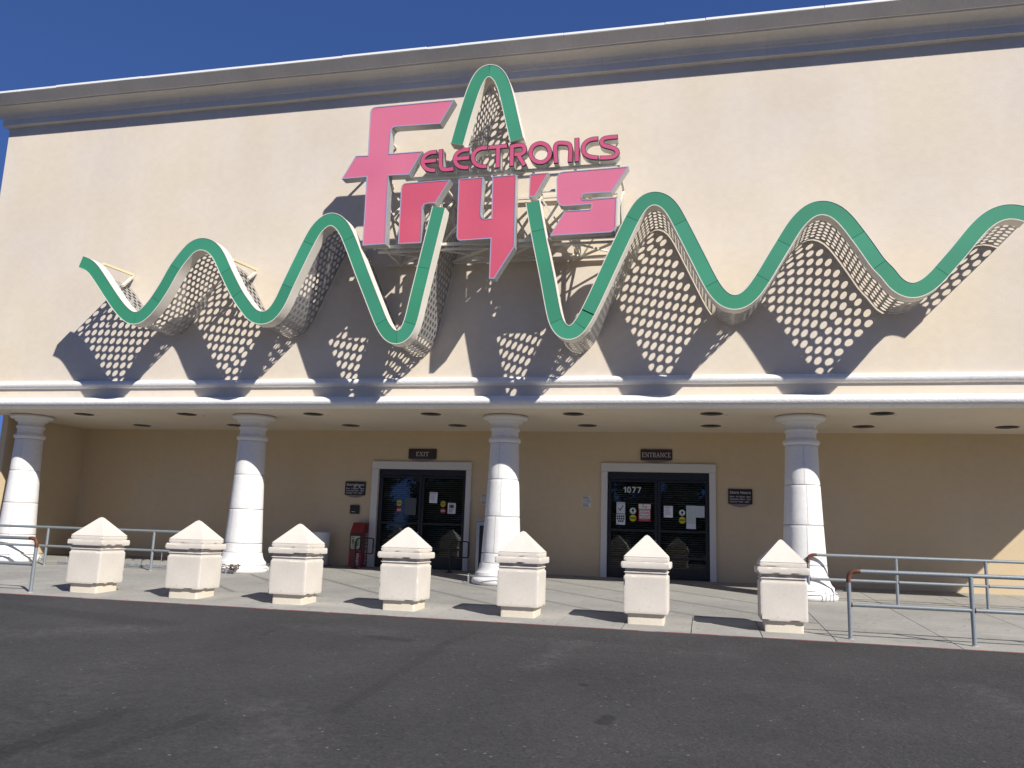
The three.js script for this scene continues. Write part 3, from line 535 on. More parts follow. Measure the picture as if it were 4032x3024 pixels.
  xs.forEach((x, i) => {
    T([x, 6.03, zf - 0.05], [x, i ? 7.46 : 6.9, zf - 0.05]); T([x, 6.05, zb], [x, i ? 7.34 : 6.8, zb]);
    for (const y of [6.09, i ? 7.36 : 6.8]) T([x, y, zb], [x, y, zf - 0.06], 0.04);
    T([x, 6.12, zb + 0.02], [x, 7.0, zf - 0.07], 0.035); T([x, 7.3, zb + 0.03], [x, 6.7, zf - 0.07], 0.03);
    if (i < xs.length - 1) { const nx = xs[i + 1]; T([x, 6.1, zb + 0.01], [nx, 6.08, zf - 0.08], 0.035); T([nx, 6.1, zb + 0.03], [x, 6.07, zf - 0.09], 0.03); T([x, i % 2 ? 6.1 : 7.3, zf - 0.09], [nx, i % 2 ? 7.3 : 6.1, zf - 0.09], 0.035); T([x, i % 2 ? 7.25 : 6.1, zb + 0.03], [nx, i % 2 ? 6.1 : 7.25, zb + 0.03], 0.03); }
  });
  for (const [x, y0, y1] of [[-6.0, 6.1, 8.7], [-5.82, 6.1, 8.7]]) T([x, y0, zf - 0.02], [x, y1, zf - 0.02]);
  for (const y of [7.72, 8.55]) T([-5.9, y, zb - 0.06], [-5.9, y, zf - 0.05], 0.04);
  T([-1.42, 7.44, zf], [-1.42, 7.8, zf], 0.04);
  T([-2.95, 7.0, zf - 0.1], [-2.7, 6.5, zb], 0.035); T([-2.9, 7.05, zf - 0.05], [-2.5, 7.05, zf - 0.05], 0.04);
}

// ================================================================ bollards
{
  function chipped(w, h, d, y0, amp, sd, nx = 22) {
    const ny = Math.max(3, Math.round(nx * h / w)), g = mergeVertices(new THREE.BoxGeometry(w, h, d, nx, ny, nx).deleteAttribute('uv').deleteAttribute('normal')), p = g.attributes.position, H = [w / 2, h / 2, d / 2];
    for (let i = 0; i < p.count; i++) {
      const c = [p.getX(i), p.getY(i), p.getZ(i)], on = c.map((v, k) => H[k] - Math.abs(v) < 1e-5); const cnt = on.filter(Boolean).length;
      if (cnt >= 2) {
        const n3 = (f, e2) => vnoise(c[0] * f + 40.3 + c[2] * f * 0.71, c[1] * f + 40.7 + c[2] * f * 0.53, 999, 999, sd + e2), q = n3(11, 0), low = (0.5 - c[1] / h), r = 0.003 + 0.002 * n3(60, 7) + (q > 0.66 ? (q - 0.66) * amp * (0.4 + low * 1.5) : 0) + (cnt === 3 ? 0.006 : 0);
        c.forEach((v, k) => { if (on[k]) c[k] = Math.sign(v) * (H[k] - r); });
      } else if (cnt === 1) { const k = on.indexOf(true); c[k] += (hash(Math.round(c[0] * 70), Math.round(c[1] * 70) * 17 + Math.round(c[2] * 70), sd + 5) - 0.5) * 0.0003; }
      p.setXYZ(i, ...c);
    }
    g.computeVertexNormals(); const q = toCreasedNormals(g, 0.55); q.translate(0, y0 + h / 2, 0); return metricUV(q);
  }
  const XB = [-9.122, -7.426, -5.756, -4.087, -2.416, -0.734, 0.959];
  const LAB = ['leftmost cream bollard, its right corner in front of the far pipe rail and bicycle rack', 'cream pyramid-topped bollard just left of the second porch column', 'cream pyramid-topped bollard hiding most of the white bin by the wall', 'cream pyramid-topped bollard in front of the exit door', 'cream pyramid-topped bollard overlapping the column between the two doors', 'cream pyramid-topped bollard in front of the entrance door', 'rightmost cream bollard, beside the near right pipe rail and column'];
  XB.forEach((x, i) => {
    const z = ZB - 0.23, b = thing('bollard', LAB[i], 'bollard', [x, gy(z), z], 'square bollards along the kerb'), e = 40 + i * 13;
    part('plinth', chipped(0.46, 0.20, 0.46, -0.05, 0.03, e, 22), M.plinth, b);
    part('body', chipped(0.562, 0.475, 0.562, 0.128, 0.05, e + 1, 30), M.bollard, b);
    part('band_core', bx(-0.262, 0.262, 0.60, 0.72, -0.262, 0.262), M.bollard, b);
    part('band', chipped(0.556, 0.024, 0.556, 0.632, 0.02, e + 2, 24), M.bollard, b);
    part('cap_slab', chipped(0.632, 0.086, 0.632, 0.694, 0.05, e + 3, 32), M.bollard, b);
    part('cap_band', chipped(0.566, 0.062, 0.566, 0.779, 0.012, e + 4, 20), M.bollard, b);
    const s = 0.281, ap = 1.124, pos = [], t = 0.028, q = (a, c, d, f) => { pos.push(...a, ...c, ...d); if (f) pos.push(...a, ...d, ...f); };
    const lo = [[-s, 0.8412, s], [s, 0.8412, s], [s, 0.8412, -s], [-s, 0.8412, -s]], hi = lo.map(([a, , c]) => [Math.sign(a) * t, ap - t * 0.55, Math.sign(c) * t]);
    for (let k = 0; k < 4; k++) { const j = (k + 1) % 4; q(lo[k], lo[j], hi[j], hi[k]); q(hi[k], hi[j], [0, ap, 0]); }
    const g = new THREE.BufferGeometry(); g.setAttribute('position', new THREE.Float32BufferAttribute(pos, 3)); g.computeVertexNormals(); part('pyramid_cap', metricUV(g), M.bollard, b);
  });
}

// ================================================================ pipe rails
function pipeRail(label, z, x0, x1, posts, elbow, topH, midH, r) {
  const t = thing('pipe_rail', label, 'railing', [0, 0, 0], 'pipe railings'), g0 = gy(z), yt = g0 + topH, ym = g0 + midH, e = 0.085;
  const tops = elbow === 'left' ? [x0 + e, x1] : elbow === 'right' ? [x0, x1 - e] : [x0, x1];
  part('top_rail', metricUV(tube([tops[0], yt, z], [tops[1], yt, z], r, 16)), M.rail, t);
  const px = [...posts].sort((a, b) => a - b), inner = px.filter((p) => p > x0 - 0.01 && p < x1 + 0.01);
  const ends = [x0, ...inner.filter((p) => Math.abs(p - x0) > 0.02 && Math.abs(p - x1) > 0.02), x1];
  for (let i = 0; i < ends.length - 1; i++) part('mid_rail', metricUV(tube([ends[i], ym, z], [ends[i + 1], ym, z], r * 0.96, 14)), M.rail, t);
  for (const p of px) {
    const isE = (elbow === 'left' && p === x0) || (elbow === 'right' && p === x1);
    part('post', metricUV(tube([p, g0 - 0.03, z], [p, isE ? yt - e : yt - r * 0.6, z], r, 16)), M.rail, t);
    const w = new THREE.TorusGeometry(r * 1.02, 0.006, 6, 16); w.rotateY(Math.PI / 2); w.translate(p + (isE && elbow === 'right' ? -r : r) * 1.05, ym, z); part('rust_weld', metricUV(w), M.rust, t);
    const f = new THREE.CylinderGeometry(r * 1.25, r * 1.5, 0.012, 18); f.translate(p, g0 + 0.004, z); part('floor_collar', metricUV(f), M.concrete[1], t);
    if (isE) { const s = elbow === 'left' ? 1 : -1; part('elbow', metricUV(pipe([[p, yt - e - 0.05, z], [p, yt - e, z], [p + s * e * 0.29, yt - e * 0.29, z], [p + s * e, yt, z], [p + s * (e + 0.05), yt, z]], r * 1.06, 24, 14)), M.rust, t); }
  }
}
pipeRail('near pipe rail with rusted elbow along the kerb at the right', 4.545, 1.69, 9.0, [1.69, 3.03, 4.37, 5.71, 7.05, 8.4], 'left', 0.79, 0.398, 0.0255);
pipeRail('far pipe rail with rounded end in front of the rightmost column', 0.40, 1.71, 9.0, [1.71, 3.08, 4.42, 5.76, 7.1, 8.4], 'left', 0.757, 0.36, 0.0255);
pipeRail('near pipe rail with rusted elbow at the left edge', 4.59, -18, -9.805, [-9.805, -11.9, -14, -16], 'right', 0.79, 0.41, 0.0255);
pipeRail('far pipe rail behind the leftmost bollards', 0.70, -18, -9.42, [-15.6, -13.09, -10.62], 'none', 0.765, 0.388, 0.0255);

// ================================================================ things in the porch
{ // bicycle rack lying low behind the left rail
  const z = 0.05, y = gy(z), t = thing('bicycle_rack', 'low grey wire bicycle rack on the paving behind the left pipe rail', 'bike rack', [0, y, z]);
  for (const dz of [-0.16, 0.16]) part('base_bar', tube([-13.2, 0.022, dz], [-9.7, 0.022, dz], 0.018, 8), M.galv, t);
  for (let i = 0; i < 15; i++) { const x = -13.0 + i * 0.225, h = i % 4 === 1 ? 0.33 : 0.14; part('loop', pipe([[x, 0.02, 0.16], [x, h * 0.9, 0.15], [x, h, 0.11], [x, h, -0.1], [x, h * 0.9, -0.15], [x, 0.02, -0.16]], 0.008, 24, 6), M.galv, t); }
}
{ // white round bin by the wall
  const t = thing('bin', 'plain white round bin by the porch wall, mostly behind a bollard', 'bin', [-8.42, gy(-2.05), -2.05]);
  const b = lathe([[0, 0.0], [0.235, 0.0], [0.24, 0.04], [0.27, 0.70], [0.285, 0.705], [0.285, 0.735], [0.262, 0.74], [0.255, 0.60], [0, 0.60]], 40); part('drum', metricUV(b), mat(0.62, 0.63, 0.65, { roughness: 0.5 }), t);
}
{ // stainless receptacle behind the middle column
  const t = thing('trash_receptacle', 'stainless steel trash receptacle with dark front behind the middle column', 'trash can', [-4.45, gy(-2.1), -2.1]);
  const steel = new THREE.MeshStandardMaterial({ color: lin(0.5, 0.5, 0.49), metalness: 0.85, roughness: 0.32 });
  part('cabinet', rbx(-0.27, 0.27, 0, 1.08, -0.22, 0.2, 0.012), steel, t); part('top', rbx(-0.285, 0.285, 1.082, 1.12, -0.235, 0.225, 0.01), steel, t);
  part('door', rbx(-0.20, 0.21, 0.06, 0.99, 0.202, 0.215, 0.006, 1), M.darkMetal, t); part('ash_tray', rbx(-0.12, 0.12, 1.121, 1.15, -0.08, 0.08, 0.008), M.galv, t);
}
for (const [x, lab, dir] of [[-7.40, 'black door guard stand beside the red newspaper box', 1], [-5.24, 'black door guard stand at the right jamb of the exit door', 1]]) {
  const z = -1.78, t = thing('door_guard', lab, 'guard rail', [x, gy(z), z], 'black guards either side of the exit');
  part('post', bar([0, -0.02, 0], [0, 0.58, 0], 0.035), M.darkMetal, t);
  const f = new THREE.CylinderGeometry(0.07, 0.08, 0.02, 18); f.translate(0, 0.008, 0); part('foot', f, M.darkMetal, t);
  const w = 0.37; part('loop', pipe([[0, 0.34, 0], [0, 0.56, 0], [0.04, 0.635, 0], [0.09, 0.65, 0], [w - 0.05, 0.652, -0.08], [w - 0.012, 0.64, -0.09], [w, 0.61, -0.09], [w, 0.36, -0.09], [w - 0.012, 0.33, -0.09], [0.02, 0.335, 0]], 0.0135, 90, 8), M.darkMetal, t);
  part('upright', bar([0.19, 0.335, -0.04], [0.19, 0.65, -0.04], 0.024), M.darkMetal, t); part('end_plate', rbx(w - 0.016, w + 0.016, 0.33, 0.655, -0.105, -0.075, 0.006, 1), M.darkMetal, t);
}
{ // red newspaper box
  const z = -2.02, t = thing('newspaper_box', 'red newspaper vending box with white lettering left of the exit door', 'newspaper box', [-7.50, gy(-2.2), -2.18]);
  const red = mat(0.24, 0.020, 0.024, { roughness: 0.45 });
  const s = new THREE.Shape([[-0.17, 0], [0.17, 0], [0.17, 0.74], [0.02, 0.965], [-0.17, 0.965]].map((p) => new THREE.Vector2(...p)));
  const g = new THREE.ExtrudeGeometry(s, { depth: 0.28, bevelEnabled: true, bevelSize: 0.006, bevelThickness: 0.006, bevelSegments: 2 }); g.rotateY(-Math.PI / 2); g.translate(0.14, 0, 0); part('cabinet', metricUV(g), red, t);
  part('window_frame', rbx(-0.135, 0.135, 0.37, 0.735, 0.174, 0.192, 0.006, 1), M.darkMetal, t);
  part('newspaper', bx(-0.105, 0.105, 0.42, 0.67, 0.1925, 0.1945), canvasMat(256, 300, (k, w, h) => { k.fillStyle = '#b9b79c'; k.fillRect(0, 0, w, h); k.fillStyle = '#8a4a44'; k.fillRect(12, 20, 90, 26); k.fillStyle = '#5d6a58'; k.fillRect(20, 70, 80, 130); k.fillStyle = '#6f7f66'; k.fillRect(130, 60, 100, 200); k.fillStyle = '#3e3f3a'; for (let i = 0; i < 9; i++) k.fillRect(20, 212 + i * 9, 90, 4); }), t);
  part('handle', rbx(-0.09, 0.09, 0.392, 0.412, 0.193, 0.21, 0.004, 1), M.galv, t);
  const rot = (k, w, h, txt, size, x, col) => { k.save(); k.translate(x, h - 10); k.rotate(-Math.PI / 2); k.fillStyle = col; k.font = 'bold ' + size + 'px sans-serif'; k.textBaseline = 'middle'; k.fillText(txt, 0, 0, h - 20); k.restore(); };
  part('front_print', bx(-0.125, 0.125, 0.02, 0.345, 0.1775, 0.179), canvasMat(200, 260, (k, w, h) => { k.fillStyle = '#7a2326'; k.fillRect(0, 0, w, h); rot(k, w, h, 'viRAUn', 70, 150, '#c9bdbb'); for (let i = 0; i < 5; i++) rot(k, w, h, 'la voz de la gente', 12, 20 + i * 16, '#4a1517'); }), t);
  const sg = bx(0.1475, 0.149, 0.03, 0.93, -0.15, 0.05); part('side_print', sg, canvasMat(220, 990, (k, w, h) => { k.fillStyle = '#6c2325'; k.fillRect(0, 0, w, h); rot(k, w, h, 'Nuestro', 200, 110, '#b9adab'); }), t);
}
// guard hoops round the column feet
XC.forEach((x, i) => {
  const lab = ['thin steel hoop guard round the foot of the leftmost column', 'thin steel hoop guard with chain round the second column from the left', 'thin steel hoop guard round the foot of the column between the doors', 'thin steel hoop guard round the foot of the rightmost column'][i];
  const y = gy(0), t = thing('hoop_guard', lab, 'guard hoop', [x, y, 0], 'steel hoops round column feet'), R = 0.60;
  for (let k = 0; k < 4; k++) {
    const a0 = k * Math.PI / 2 + 0.12 + i * 0.2, a1 = a0 + 1.30, pts = [], f = (a, yy) => [Math.sin(a) * R, yy, Math.cos(a) * R];
    pts.push(f(a0, -0.02), f(a0, 0.12), f(a0 + 0.03, 0.145)); for (let j = 1; j < 8; j++) pts.push(f(a0 + (a1 - a0) * j / 8, 0.15)); pts.push(f(a1 - 0.03, 0.145), f(a1, 0.12), f(a1, -0.02));
    part('hoop', pipe(pts, 0.0085, 60, 7), M.galv, t);
  }
  if (i === 1) {
    const link = new THREE.TorusGeometry(0.02, 0.006, 6, 12); link.scale(1.3, 1, 1); const cm = mat(0.13, 0.085, 0.065, { roughness: 0.7, metalness: 0.4 });
    for (let k = 0; k < 26; k++) { const a = -0.9 + k * 0.055, yy = k < 14 ? 0.235 - 0.11 * Math.pow(k / 14, 1.6) : 0.11 + 0.03 * Math.sin(k * 2.1), o = part('chain_link', link, cm, t); o.position.set(Math.sin(a) * (R + 0.01), yy, Math.cos(a) * (R + 0.01)); o.rotation.set(k % 2 ? Math.PI / 2 : 0, a, 0.25); }
    for (let k = 0; k < 16; k++) { const o = part('chain_link', link, cm, t); o.position.set(Math.sin(0.32) * R + rr(-0.07, 0.07), 0.03 + rr(0, 0.12), Math.cos(0.32) * R + rr(0, 0.05)); o.rotation.set(rr(0, 3), rr(0, 3), rr(0, 3)); }
  }
});

// ================================================================ signs, papers and stickers
function plaque(name, label, x0, x1, y0, y1, chin, w, h, draw, cat = 'sign') {
  const t = thing(name, label, cat); const z = ZW + 0.004;
  part('panel', rbx(x0, x1, y0, y1, z, z + 0.028, 0.004, 1), mat(0.022, 0.014, 0.014, { roughness: 0.5 }), t);
  part('lettering', bx(x0 + 0.006, x1 - 0.006, y0 + 0.006, y1 - 0.006, z + 0.0285, z + 0.0298), canvasMat(w, h, draw), t);
  const s = new THREE.Shape(); s.moveTo(x0 + 0.01, y0 - 0.001); s.quadraticCurveTo((x0 + x1) / 2, y0 - chin * 2, x1 - 0.01, y0 - 0.001); const g = new THREE.ExtrudeGeometry(s, { depth: 0.02, bevelEnabled: false }); g.translate(0, 0, z + 0.002); part('chin', metricUV(g), mat(0.20, 0.16, 0.155, { roughness: 0.5 }), t);
}
const word = (txt) => (k, w, h) => { k.fillStyle = '#35272a'; k.fillRect(0, 0, w, h); k.fillStyle = '#c9c4bf'; k.font = Math.round(h * 0.62) + 'px serif'; k.textAlign = 'center'; k.textBaseline = 'middle'; k.fillText(txt, w / 2, h * 0.53, w * 0.94); };
plaque('exit_sign', 'dark brown EXIT plaque above the exit door', -6.517, -5.858, 2.675, 2.898, 0.055, 512, 176, word('EXIT'));
plaque('entrance_sign', 'dark brown ENTRANCE plaque above the entrance door', -1.300, -0.639, 2.712, 2.940, 0.05, 512, 176, word('ENTRANCE'));
const hours = (torn) => (k, w, h) => {
  k.fillStyle = '#1d1b20'; k.fillRect(0, 0, w, h); k.fillStyle = '#bdbabb'; k.textBaseline = 'alphabetic'; k.font = 'bold 84px sans-serif'; k.textAlign = 'center'; k.fillText('Store Hours', w / 2, 100, w * 0.9);
  k.textAlign = 'left'; k.font = 'bold 46px sans-serif'; ['Mon - Fri 10am - 9pm', 'Saturday 10am - 7pm', 'Sunday 11am - 6pm'].forEach((s, i) => k.fillText(s, 24, 178 + i * 54, w - 48));
  if (torn) { k.fillStyle = '#9a9a9d'; k.beginPath(); k.moveTo(232, 210); k.lineTo(222, 120); k.lineTo(236, 64); k.lineTo(300, 60); k.lineTo(310, 92); k.lineTo(252, 140); k.lineTo(246, 210); k.fill(); k.beginPath(); k.moveTo(340, 92); k.lineTo(392, 110); k.lineTo(400, 160); k.lineTo(376, 150); k.lineTo(342, 128); k.fill(); }
};
plaque('hours_sign', 'dark Store Hours plaque with torn white sticker left of the exit door', -8.009, -7.514, 1.829, 2.133, 0.058, 512, 314, hours(true));
plaque('hours_sign', 'dark Store Hours plaque right of the entrance door', 0.497, 0.976, 1.833, 2.138, 0.062, 512, 314, hours(false));
{
  const t = thing('wall_box', 'small black box on the wall under the torn hours plaque', 'wall box'); const z = ZW + 0.003;
  part('case', rbx(-7.848, -7.629, 1.404, 1.601, z, z + 0.05, 0.008), mat(0.012, 0.015, 0.013, { roughness: 0.5 }), t); part('slot', bx(-7.80, -7.72, 1.445, 1.457, z + 0.0505, z + 0.053), M.lamp, t);
}
const lines = (k, x, y, w, n, dy, col = '#6a6c74', hgt = 5) => { k.fillStyle = col; for (let i = 0; i < n; i++) k.fillRect(x, y + i * dy, w * (0.6 + 0.4 * rnd()), hgt); };
function flat(name, label, x0, x1, y0, y1, z, w, h, draw, cat, group, round = false, tilt = 0) {
  const cx = (x0 + x1) / 2, cy = (y0 + y1) / 2; let g;
  if (round) { g = new THREE.CylinderGeometry((x1 - x0) / 2, (x1 - x0) / 2, 0.0015, 36); g.rotateX(Math.PI / 2); } else g = new THREE.BoxGeometry(x1 - x0, y1 - y0, 0.0015);
  const p = g.attributes.position, uv = g.attributes.uv; for (let i = 0; i < p.count; i++) uv.setXY(i, (p.getX(i)) / (x1 - x0) + 0.5, p.getY(i) / (y1 - y0) + 0.5);
  const o = mesh(numbered(name), g, canvasMat(w, h, draw), scene); o.position.set(cx, cy, z); o.rotation.z = tilt; o.userData = { label, category: cat }; if (group) o.userData.group = group;
}
const ZG = ZW - 0.0445 + 0.0016, ZWALL = ZW + 0.0055;
const page = (n) => (k, w, h) => { k.fillStyle = '#dfe2e8'; k.fillRect(0, 0, w, h); lines(k, 20, 24, w - 50, 2, 18, '#5c5f6b', 8); lines(k, 20, 76, w - 60, n, 22, '#7a7e88', 7); };
const logo = (k, x, y, s, col) => { k.save(); k.translate(x, y); k.scale(s, s); k.strokeStyle = col; k.lineWidth = 9; k.beginPath(); k.moveTo(60, 0); k.lineTo(14, 2); k.lineTo(10, 84); k.moveTo(-4, 34); k.lineTo(42, 34); k.moveTo(40, 84); k.lineTo(42, 52); k.lineTo(62, 50); k.moveTo(76, 50); k.lineTo(76, 80); k.lineTo(98, 80); k.moveTo(98, 50); k.lineTo(98, 106); k.lineTo(90, 112); k.moveTo(140, 50); k.lineTo(118, 52); k.lineTo(118, 64); k.lineTo(138, 66); k.lineTo(138, 80); k.lineTo(112, 82); k.stroke(); k.restore(); };
const notice = (k, w, h) => { k.fillStyle = '#cfcdc8'; k.fillRect(0, 0, w, h); lines(k, 14, 12, w - 30, 4, 16, '#55545a', 8); k.fillStyle = '#bdbab6'; k.fillRect(12, 84, w - 24, 90); logo(k, 130, 86, 0.55, '#3b2b30'); lines(k, 14, 190, w - 30, 5, 18, '#55545a', 8); };
flat('wall_notice', 'small printed notice on the wall beside the middle column', -4.785, -4.59, 1.683, 1.915, ZWALL, 240, 290, notice, 'notice', 'wall notices');
flat('wall_notice', 'small printed notice on the wall left of the entrance door', -2.534, -2.344, 1.683, 1.919, ZWALL, 240, 290, notice, 'notice', 'wall notices');
const yellow = (k, w, h) => { k.fillStyle = '#c3b324'; k.fillRect(0, 0, w, h); k.fillStyle = '#2b2a12'; k.fillRect(0, h * 0.40, w, h * 0.20); k.fillStyle = '#c3b324'; k.font = 'bold 34px sans-serif'; k.textAlign = 'center'; k.fillText('AUTOMATIC', w / 2, h * 0.555, w * 0.86); k.fillStyle = '#3a3714'; k.fillText('CAUTION', w / 2, h * 0.30, w * 0.7); k.fillText('DOOR', w / 2, h * 0.78, w * 0.5); };
const noentry = (k, w, h) => { k.fillStyle = '#8e1b24'; k.fillRect(0, 0, w, h); k.fillStyle = '#cfc3bf'; k.fillRect(w * 0.14, h * 0.42, w * 0.72, h * 0.17); k.font = 'bold 36px sans-serif'; k.textAlign = 'center'; k.fillStyle = '#c08f8c'; k.fillText('DO NOT', w / 2, h * 0.34, w * 0.6); k.fillText('ENTER', w / 2, h * 0.78, w * 0.6); };
const arrow = (k, w, h) => { k.fillStyle = '#2f6b58'; k.fillRect(0, 0, w, h); k.fillStyle = '#d5ddd9'; k.beginPath(); k.arc(w / 2, h / 2, w * 0.40, 0, 7); k.fill(); k.fillStyle = '#0e0d12'; k.beginPath(); k.moveTo(w * 0.5, h * 0.17); k.lineTo(w * 0.74, h * 0.52); k.lineTo(w * 0.61, h * 0.52); k.lineTo(w * 0.61, h * 0.64); k.lineTo(w * 0.39, h * 0.64); k.lineTo(w * 0.39, h * 0.52); k.lineTo(w * 0.26, h * 0.52); k.fill(); k.fillStyle = '#77817e'; k.fillRect(w * 0.28, h * 0.68, w * 0.44, h * 0.05); k.fillRect(w * 0.36, h * 0.76, w * 0.28, h * 0.04); };
const yellow2 = (k, w, h) => { k.fillStyle = '#bdb41e'; k.fillRect(0, 0, w, h); k.fillStyle = '#57521a'; k.fillRect(w * 0.06, h * 0.36, w * 0.88, h * 0.25); k.fillStyle = '#a89f25'; k.font = 'bold 38px sans-serif'; k.textAlign = 'center'; k.fillText('CAUTION', w / 2, h * 0.52, w * 0.8); };
const circ = (n, l, x, y, r, d, g) => flat(n, l, x - r, x + r, y - r, y + r, ZG, 200, 200, d, 'sticker', g, true);
circ('caution_sticker', 'yellow round caution sticker on the left exit door leaf', -6.702, 1.675, 0.064, yellow, 'yellow round door stickers');
circ('no_entry_sticker', 'red round do-not-enter sticker on the left exit door leaf', -6.697, 1.524, 0.066, noentry, 'red round door stickers');
circ('caution_sticker', 'yellow round caution sticker on the right exit door leaf', -5.666, 1.680, 0.064, yellow, 'yellow round door stickers');
circ('no_entry_sticker', 'red round do-not-enter sticker on the right exit door leaf', -5.662, 1.529, 0.066, noentry, 'red round door stickers');
circ('arrow_sticker', 'green-ringed up-arrow sticker on the left entrance leaf', -1.459, 1.640, 0.077, arrow, 'arrow door stickers');
circ('caution_sticker', 'yellow round sticker under the arrow on the left entrance leaf', -1.458, 1.486, 0.071, yellow2, 'yellow round door stickers');
circ('arrow_sticker', 'green-ringed up-arrow sticker on the right entrance leaf', -0.438, 1.625, 0.073, arrow, 'arrow door stickers');
circ('caution_sticker', 'yellow round sticker under the arrow on the right entrance leaf', -0.436, 1.472, 0.070, yellow2, 'yellow round door stickers');
flat('door_paper', 'white typed page on the right exit door leaf', -5.99, -5.806, 1.695, 1.935, ZG, 220, 290, page(7), 'paper', 'papers on the doors', false, -0.02);
flat('door_paper', 'white page with dark picture on the right exit door leaf', -5.552, -5.371, 1.468, 1.706, ZG, 220, 290, (k, w, h) => { k.fillStyle = '#dde0e4'; k.fillRect(0, 0, w, h); k.fillStyle = '#4a4c5c'; k.fillRect(30, 20, 160, 12); k.fillStyle = '#15192e'; k.fillRect(40, 50, 140, 84); k.fillStyle = '#a9aec0'; k.fillRect(60, 58, 14, 68); k.fillRect(146, 58, 14, 68); lines(k, 26, 150, 170, 8, 14, '#9a8c94', 9); }, 'paper', 'papers on the doors');
flat('door_panel', 'dark grey blank sheet on the left exit door leaf', -6.57, -6.30, 1.416, 1.795, ZG, 64, 64, (k, w, h) => { k.fillStyle = '#4a5157'; k.fillRect(0, 0, w, h); }, 'sheet');
flat('door_paper', 'white poster with a tick mark on the left entrance leaf', -1.806, -1.623, 1.576, 1.815, ZG, 220, 290, (k, w, h) => { k.fillStyle = '#c5cfd2'; k.fillRect(0, 0, w, h); k.fillStyle = '#a6b0b3'; k.fillRect(0, 30, w, 18); k.strokeStyle = '#5d5558'; k.lineWidth = 26; k.beginPath(); k.moveTo(44, 160); k.lineTo(98, 204); k.lineTo(172, 82); k.stroke(); }, 'paper', 'papers on the doors');
flat('door_paper', 'white page with a grid of dark pictures on the left entrance leaf', -1.809, -1.620, 1.342, 1.560, ZG, 220, 260, (k, w, h) => { k.fillStyle = '#d6d8dc'; k.fillRect(0, 0, w, h); k.fillStyle = '#333740'; for (let j = 0; j < 3; j++) for (let i = 0; i < (j < 2 ? 4 : 3); i++) k.fillRect(14 + i * 50 + (j === 2 ? 26 : 0), 26 + j * 60, 40, 48); k.fillStyle = '#6c7078'; k.fillRect(12, 230, 44, 18); }, 'paper', 'papers on the doors');
flat('pickup_poster', 'red and white STORE PICKUP poster on the left entrance leaf', -1.342, -1.085, 1.423, 1.797, ZG, 300, 436, (k, w, h) => { k.fillStyle = '#a3303a'; k.fillRect(0, 0, w, h); k.fillStyle = '#d8d6d2'; k.fillRect(4, 14, w - 8, 118); k.fillRect(26, 150, w - 52, 218); logo(k, 92, 28, 0.8, '#963040'); k.fillStyle = '#8e2f3c'; k.font = 'bold 74px sans-serif'; k.textAlign = 'center'; k.fillText('STORE', w / 2, 252, w - 74); k.fillText('PICKUP', w / 2, 326, w - 74); k.fillStyle = '#35475e'; k.fillRect(44, 166, w - 88, 12); k.fillRect(50, 344, w - 100, 12); k.fillStyle = '#d08c90'; k.fillRect(52, 388, w - 110, 14); }, 'poster');
flat('door_paper', 'white typed page on the right entrance leaf', -0.815, -0.629, 1.519, 1.759, ZG, 220, 290, page(7), 'paper', 'papers on the doors');
flat('door_paper', 'tall pale paper at the right of the right entrance leaf', -0.353, -0.1595, 1.299, 1.778, ZG, 200, 480, (k, w, h) => { k.fillStyle = '#b9c2c3'; k.fillRect(0, 0, w, h); lines(k, 16, 16, w - 40, 20, 20, '#aab4b6', 5); k.fillStyle = '#c9ced6'; k.fillRect(0, 380, w, 100); }, 'paper', 'papers on the doors');
flat('door_paper', 'pale paper against the right stile of the right entrance leaf', -0.158, 0.019, 1.535, 1.775, ZG, 200, 260, (k, w, h) => { k.fillStyle = '#bcc5c6'; k.fillRect(0, 0, w, h); lines(k, 16, 16, w - 40, 11, 20, '#adb7b9', 5); }, 'paper', 'papers on the doors');
{ // street number on the glass
  const { FontLoader } = await import('three/addons/loaders/FontLoader.js'); const { TextGeometry } = await import('three/addons/geometries/TextGeometry.js');
  const font = await new FontLoader().loadAsync('fonts/droid/droid_sans_bold.typeface.json');
  const t = thing('street_number', 'white number 1077 at the top of the left entrance leaf', 'number', [-1.668, 2.018, ZG - 0.0008]); let x = 0;
  for (const ch of '1077') { const g = new TextGeometry(ch, { font, size: 0.125, depth: 0.002, curveSegments: 6 }); g.computeBoundingBox(); g.translate(-g.boundingBox.min.x + x, 0, 0); x += g.boundingBox.max.x - g.boundingBox.min.x + 0.02; part('digit', g, mat(0.52, 0.55, 0.57, { roughness: 0.5 }), t); }
}
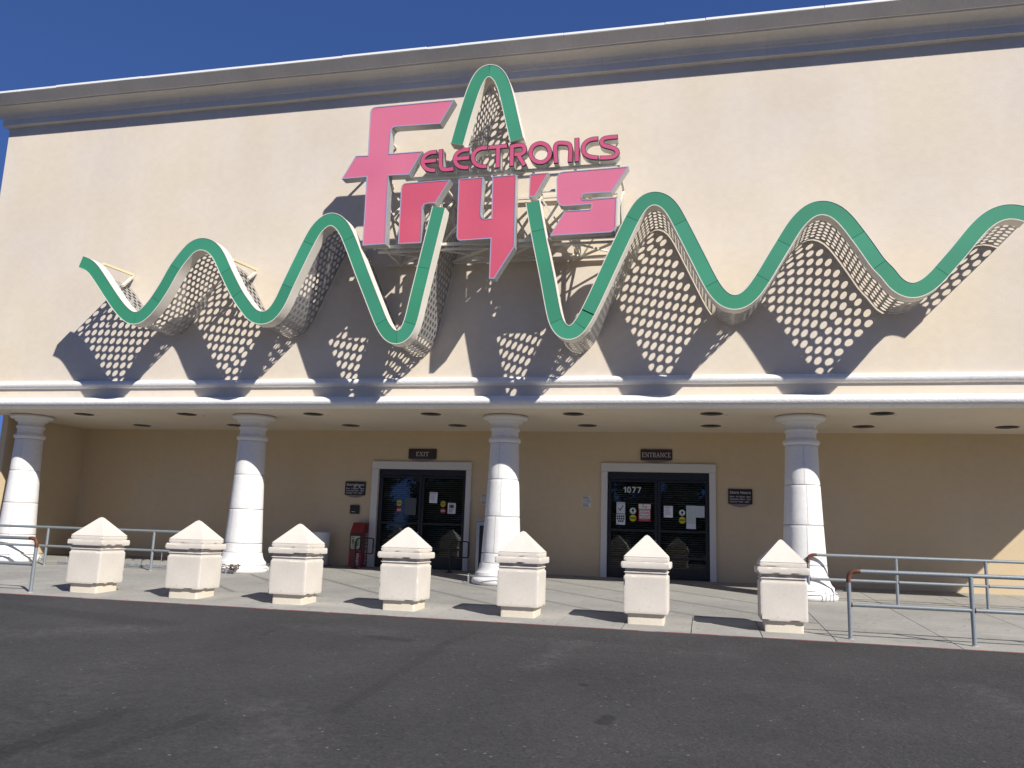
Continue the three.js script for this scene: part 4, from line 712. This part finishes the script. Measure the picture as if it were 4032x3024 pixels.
// ================================================================ trees across the car park, behind the camera: the dark band mirrored in the door glass
{
  const crownGeo = (() => { // many small leaf faces in uneven clumps
    const pos = [], lobes = []; for (let i = 0; i < 24; i++) { const a = rnd() * 6.283, r = rr(0.3, 1.9); lobes.push([Math.cos(a) * r, rr(1.2, 7.4) - r * 0.3, Math.sin(a) * r, rr(0.8, 1.4)]); }
    for (const [x, y, z, R] of lobes) for (let k = 0; k < 150; k++) { const u = V(rr(-1, 1), rr(-1, 1), rr(-1, 1)).normalize().multiplyScalar(R * Math.cbrt(rnd())), c = V(x, y, z).add(u), s = rr(0.22, 0.5), a = V(rr(-1, 1), rr(-1, 1), rr(-1, 1)).normalize().multiplyScalar(s), b = V(rr(-1, 1), rr(-1, 1), rr(-1, 1)).normalize().multiplyScalar(s); pos.push(c.x, c.y, c.z, c.x + a.x, c.y + a.y, c.z + a.z, c.x + b.x, c.y + b.y, c.z + b.z); }
    const g = new THREE.BufferGeometry(); g.setAttribute('position', new THREE.Float32BufferAttribute(pos, 3)); g.computeVertexNormals(); return metricUV(g);
  })();
  const trunkGeo = merge([new THREE.CylinderGeometry(0.11, 0.2, 3.6, 10).translate(0, 1.8, 0), tube([0, 3.0, 0], [1.0, 4.8, 0.4], 0.06, 7), tube([0, 2.8, 0], [-0.9, 4.6, -0.5], 0.06, 7), tube([0, 3.4, 0], [0.1, 6.2, 0.2], 0.07, 7)]);
  const leaf = mat(0.055, 0.085, 0.035, { roughness: 0.9, side: THREE.DoubleSide }), bark = mat(0.12, 0.09, 0.07, { roughness: 0.95 });
  const first = thing('tree', 'broad dark green tree in the row across the car park', 'tree', [0, 0, 0], 'trees across the car park'); part('trunk', trunkGeo, bark, first); part('crown', crownGeo, leaf, first);
  for (let i = 0; i < 18; i++) { const t = i ? first.clone() : first; if (i) { t.name = numbered('tree'); scene.add(t); } t.position.set(-40 + i * 2.9 + rr(-0.4, 0.4), -0.77, 52 + (i % 2 ? 1.6 : -1.6) + rr(-0.5, 0.5)); t.rotation.y = rnd() * 6; t.scale.setScalar(rr(0.85, 1.25)); }
}
renderer.render(scene, camera);
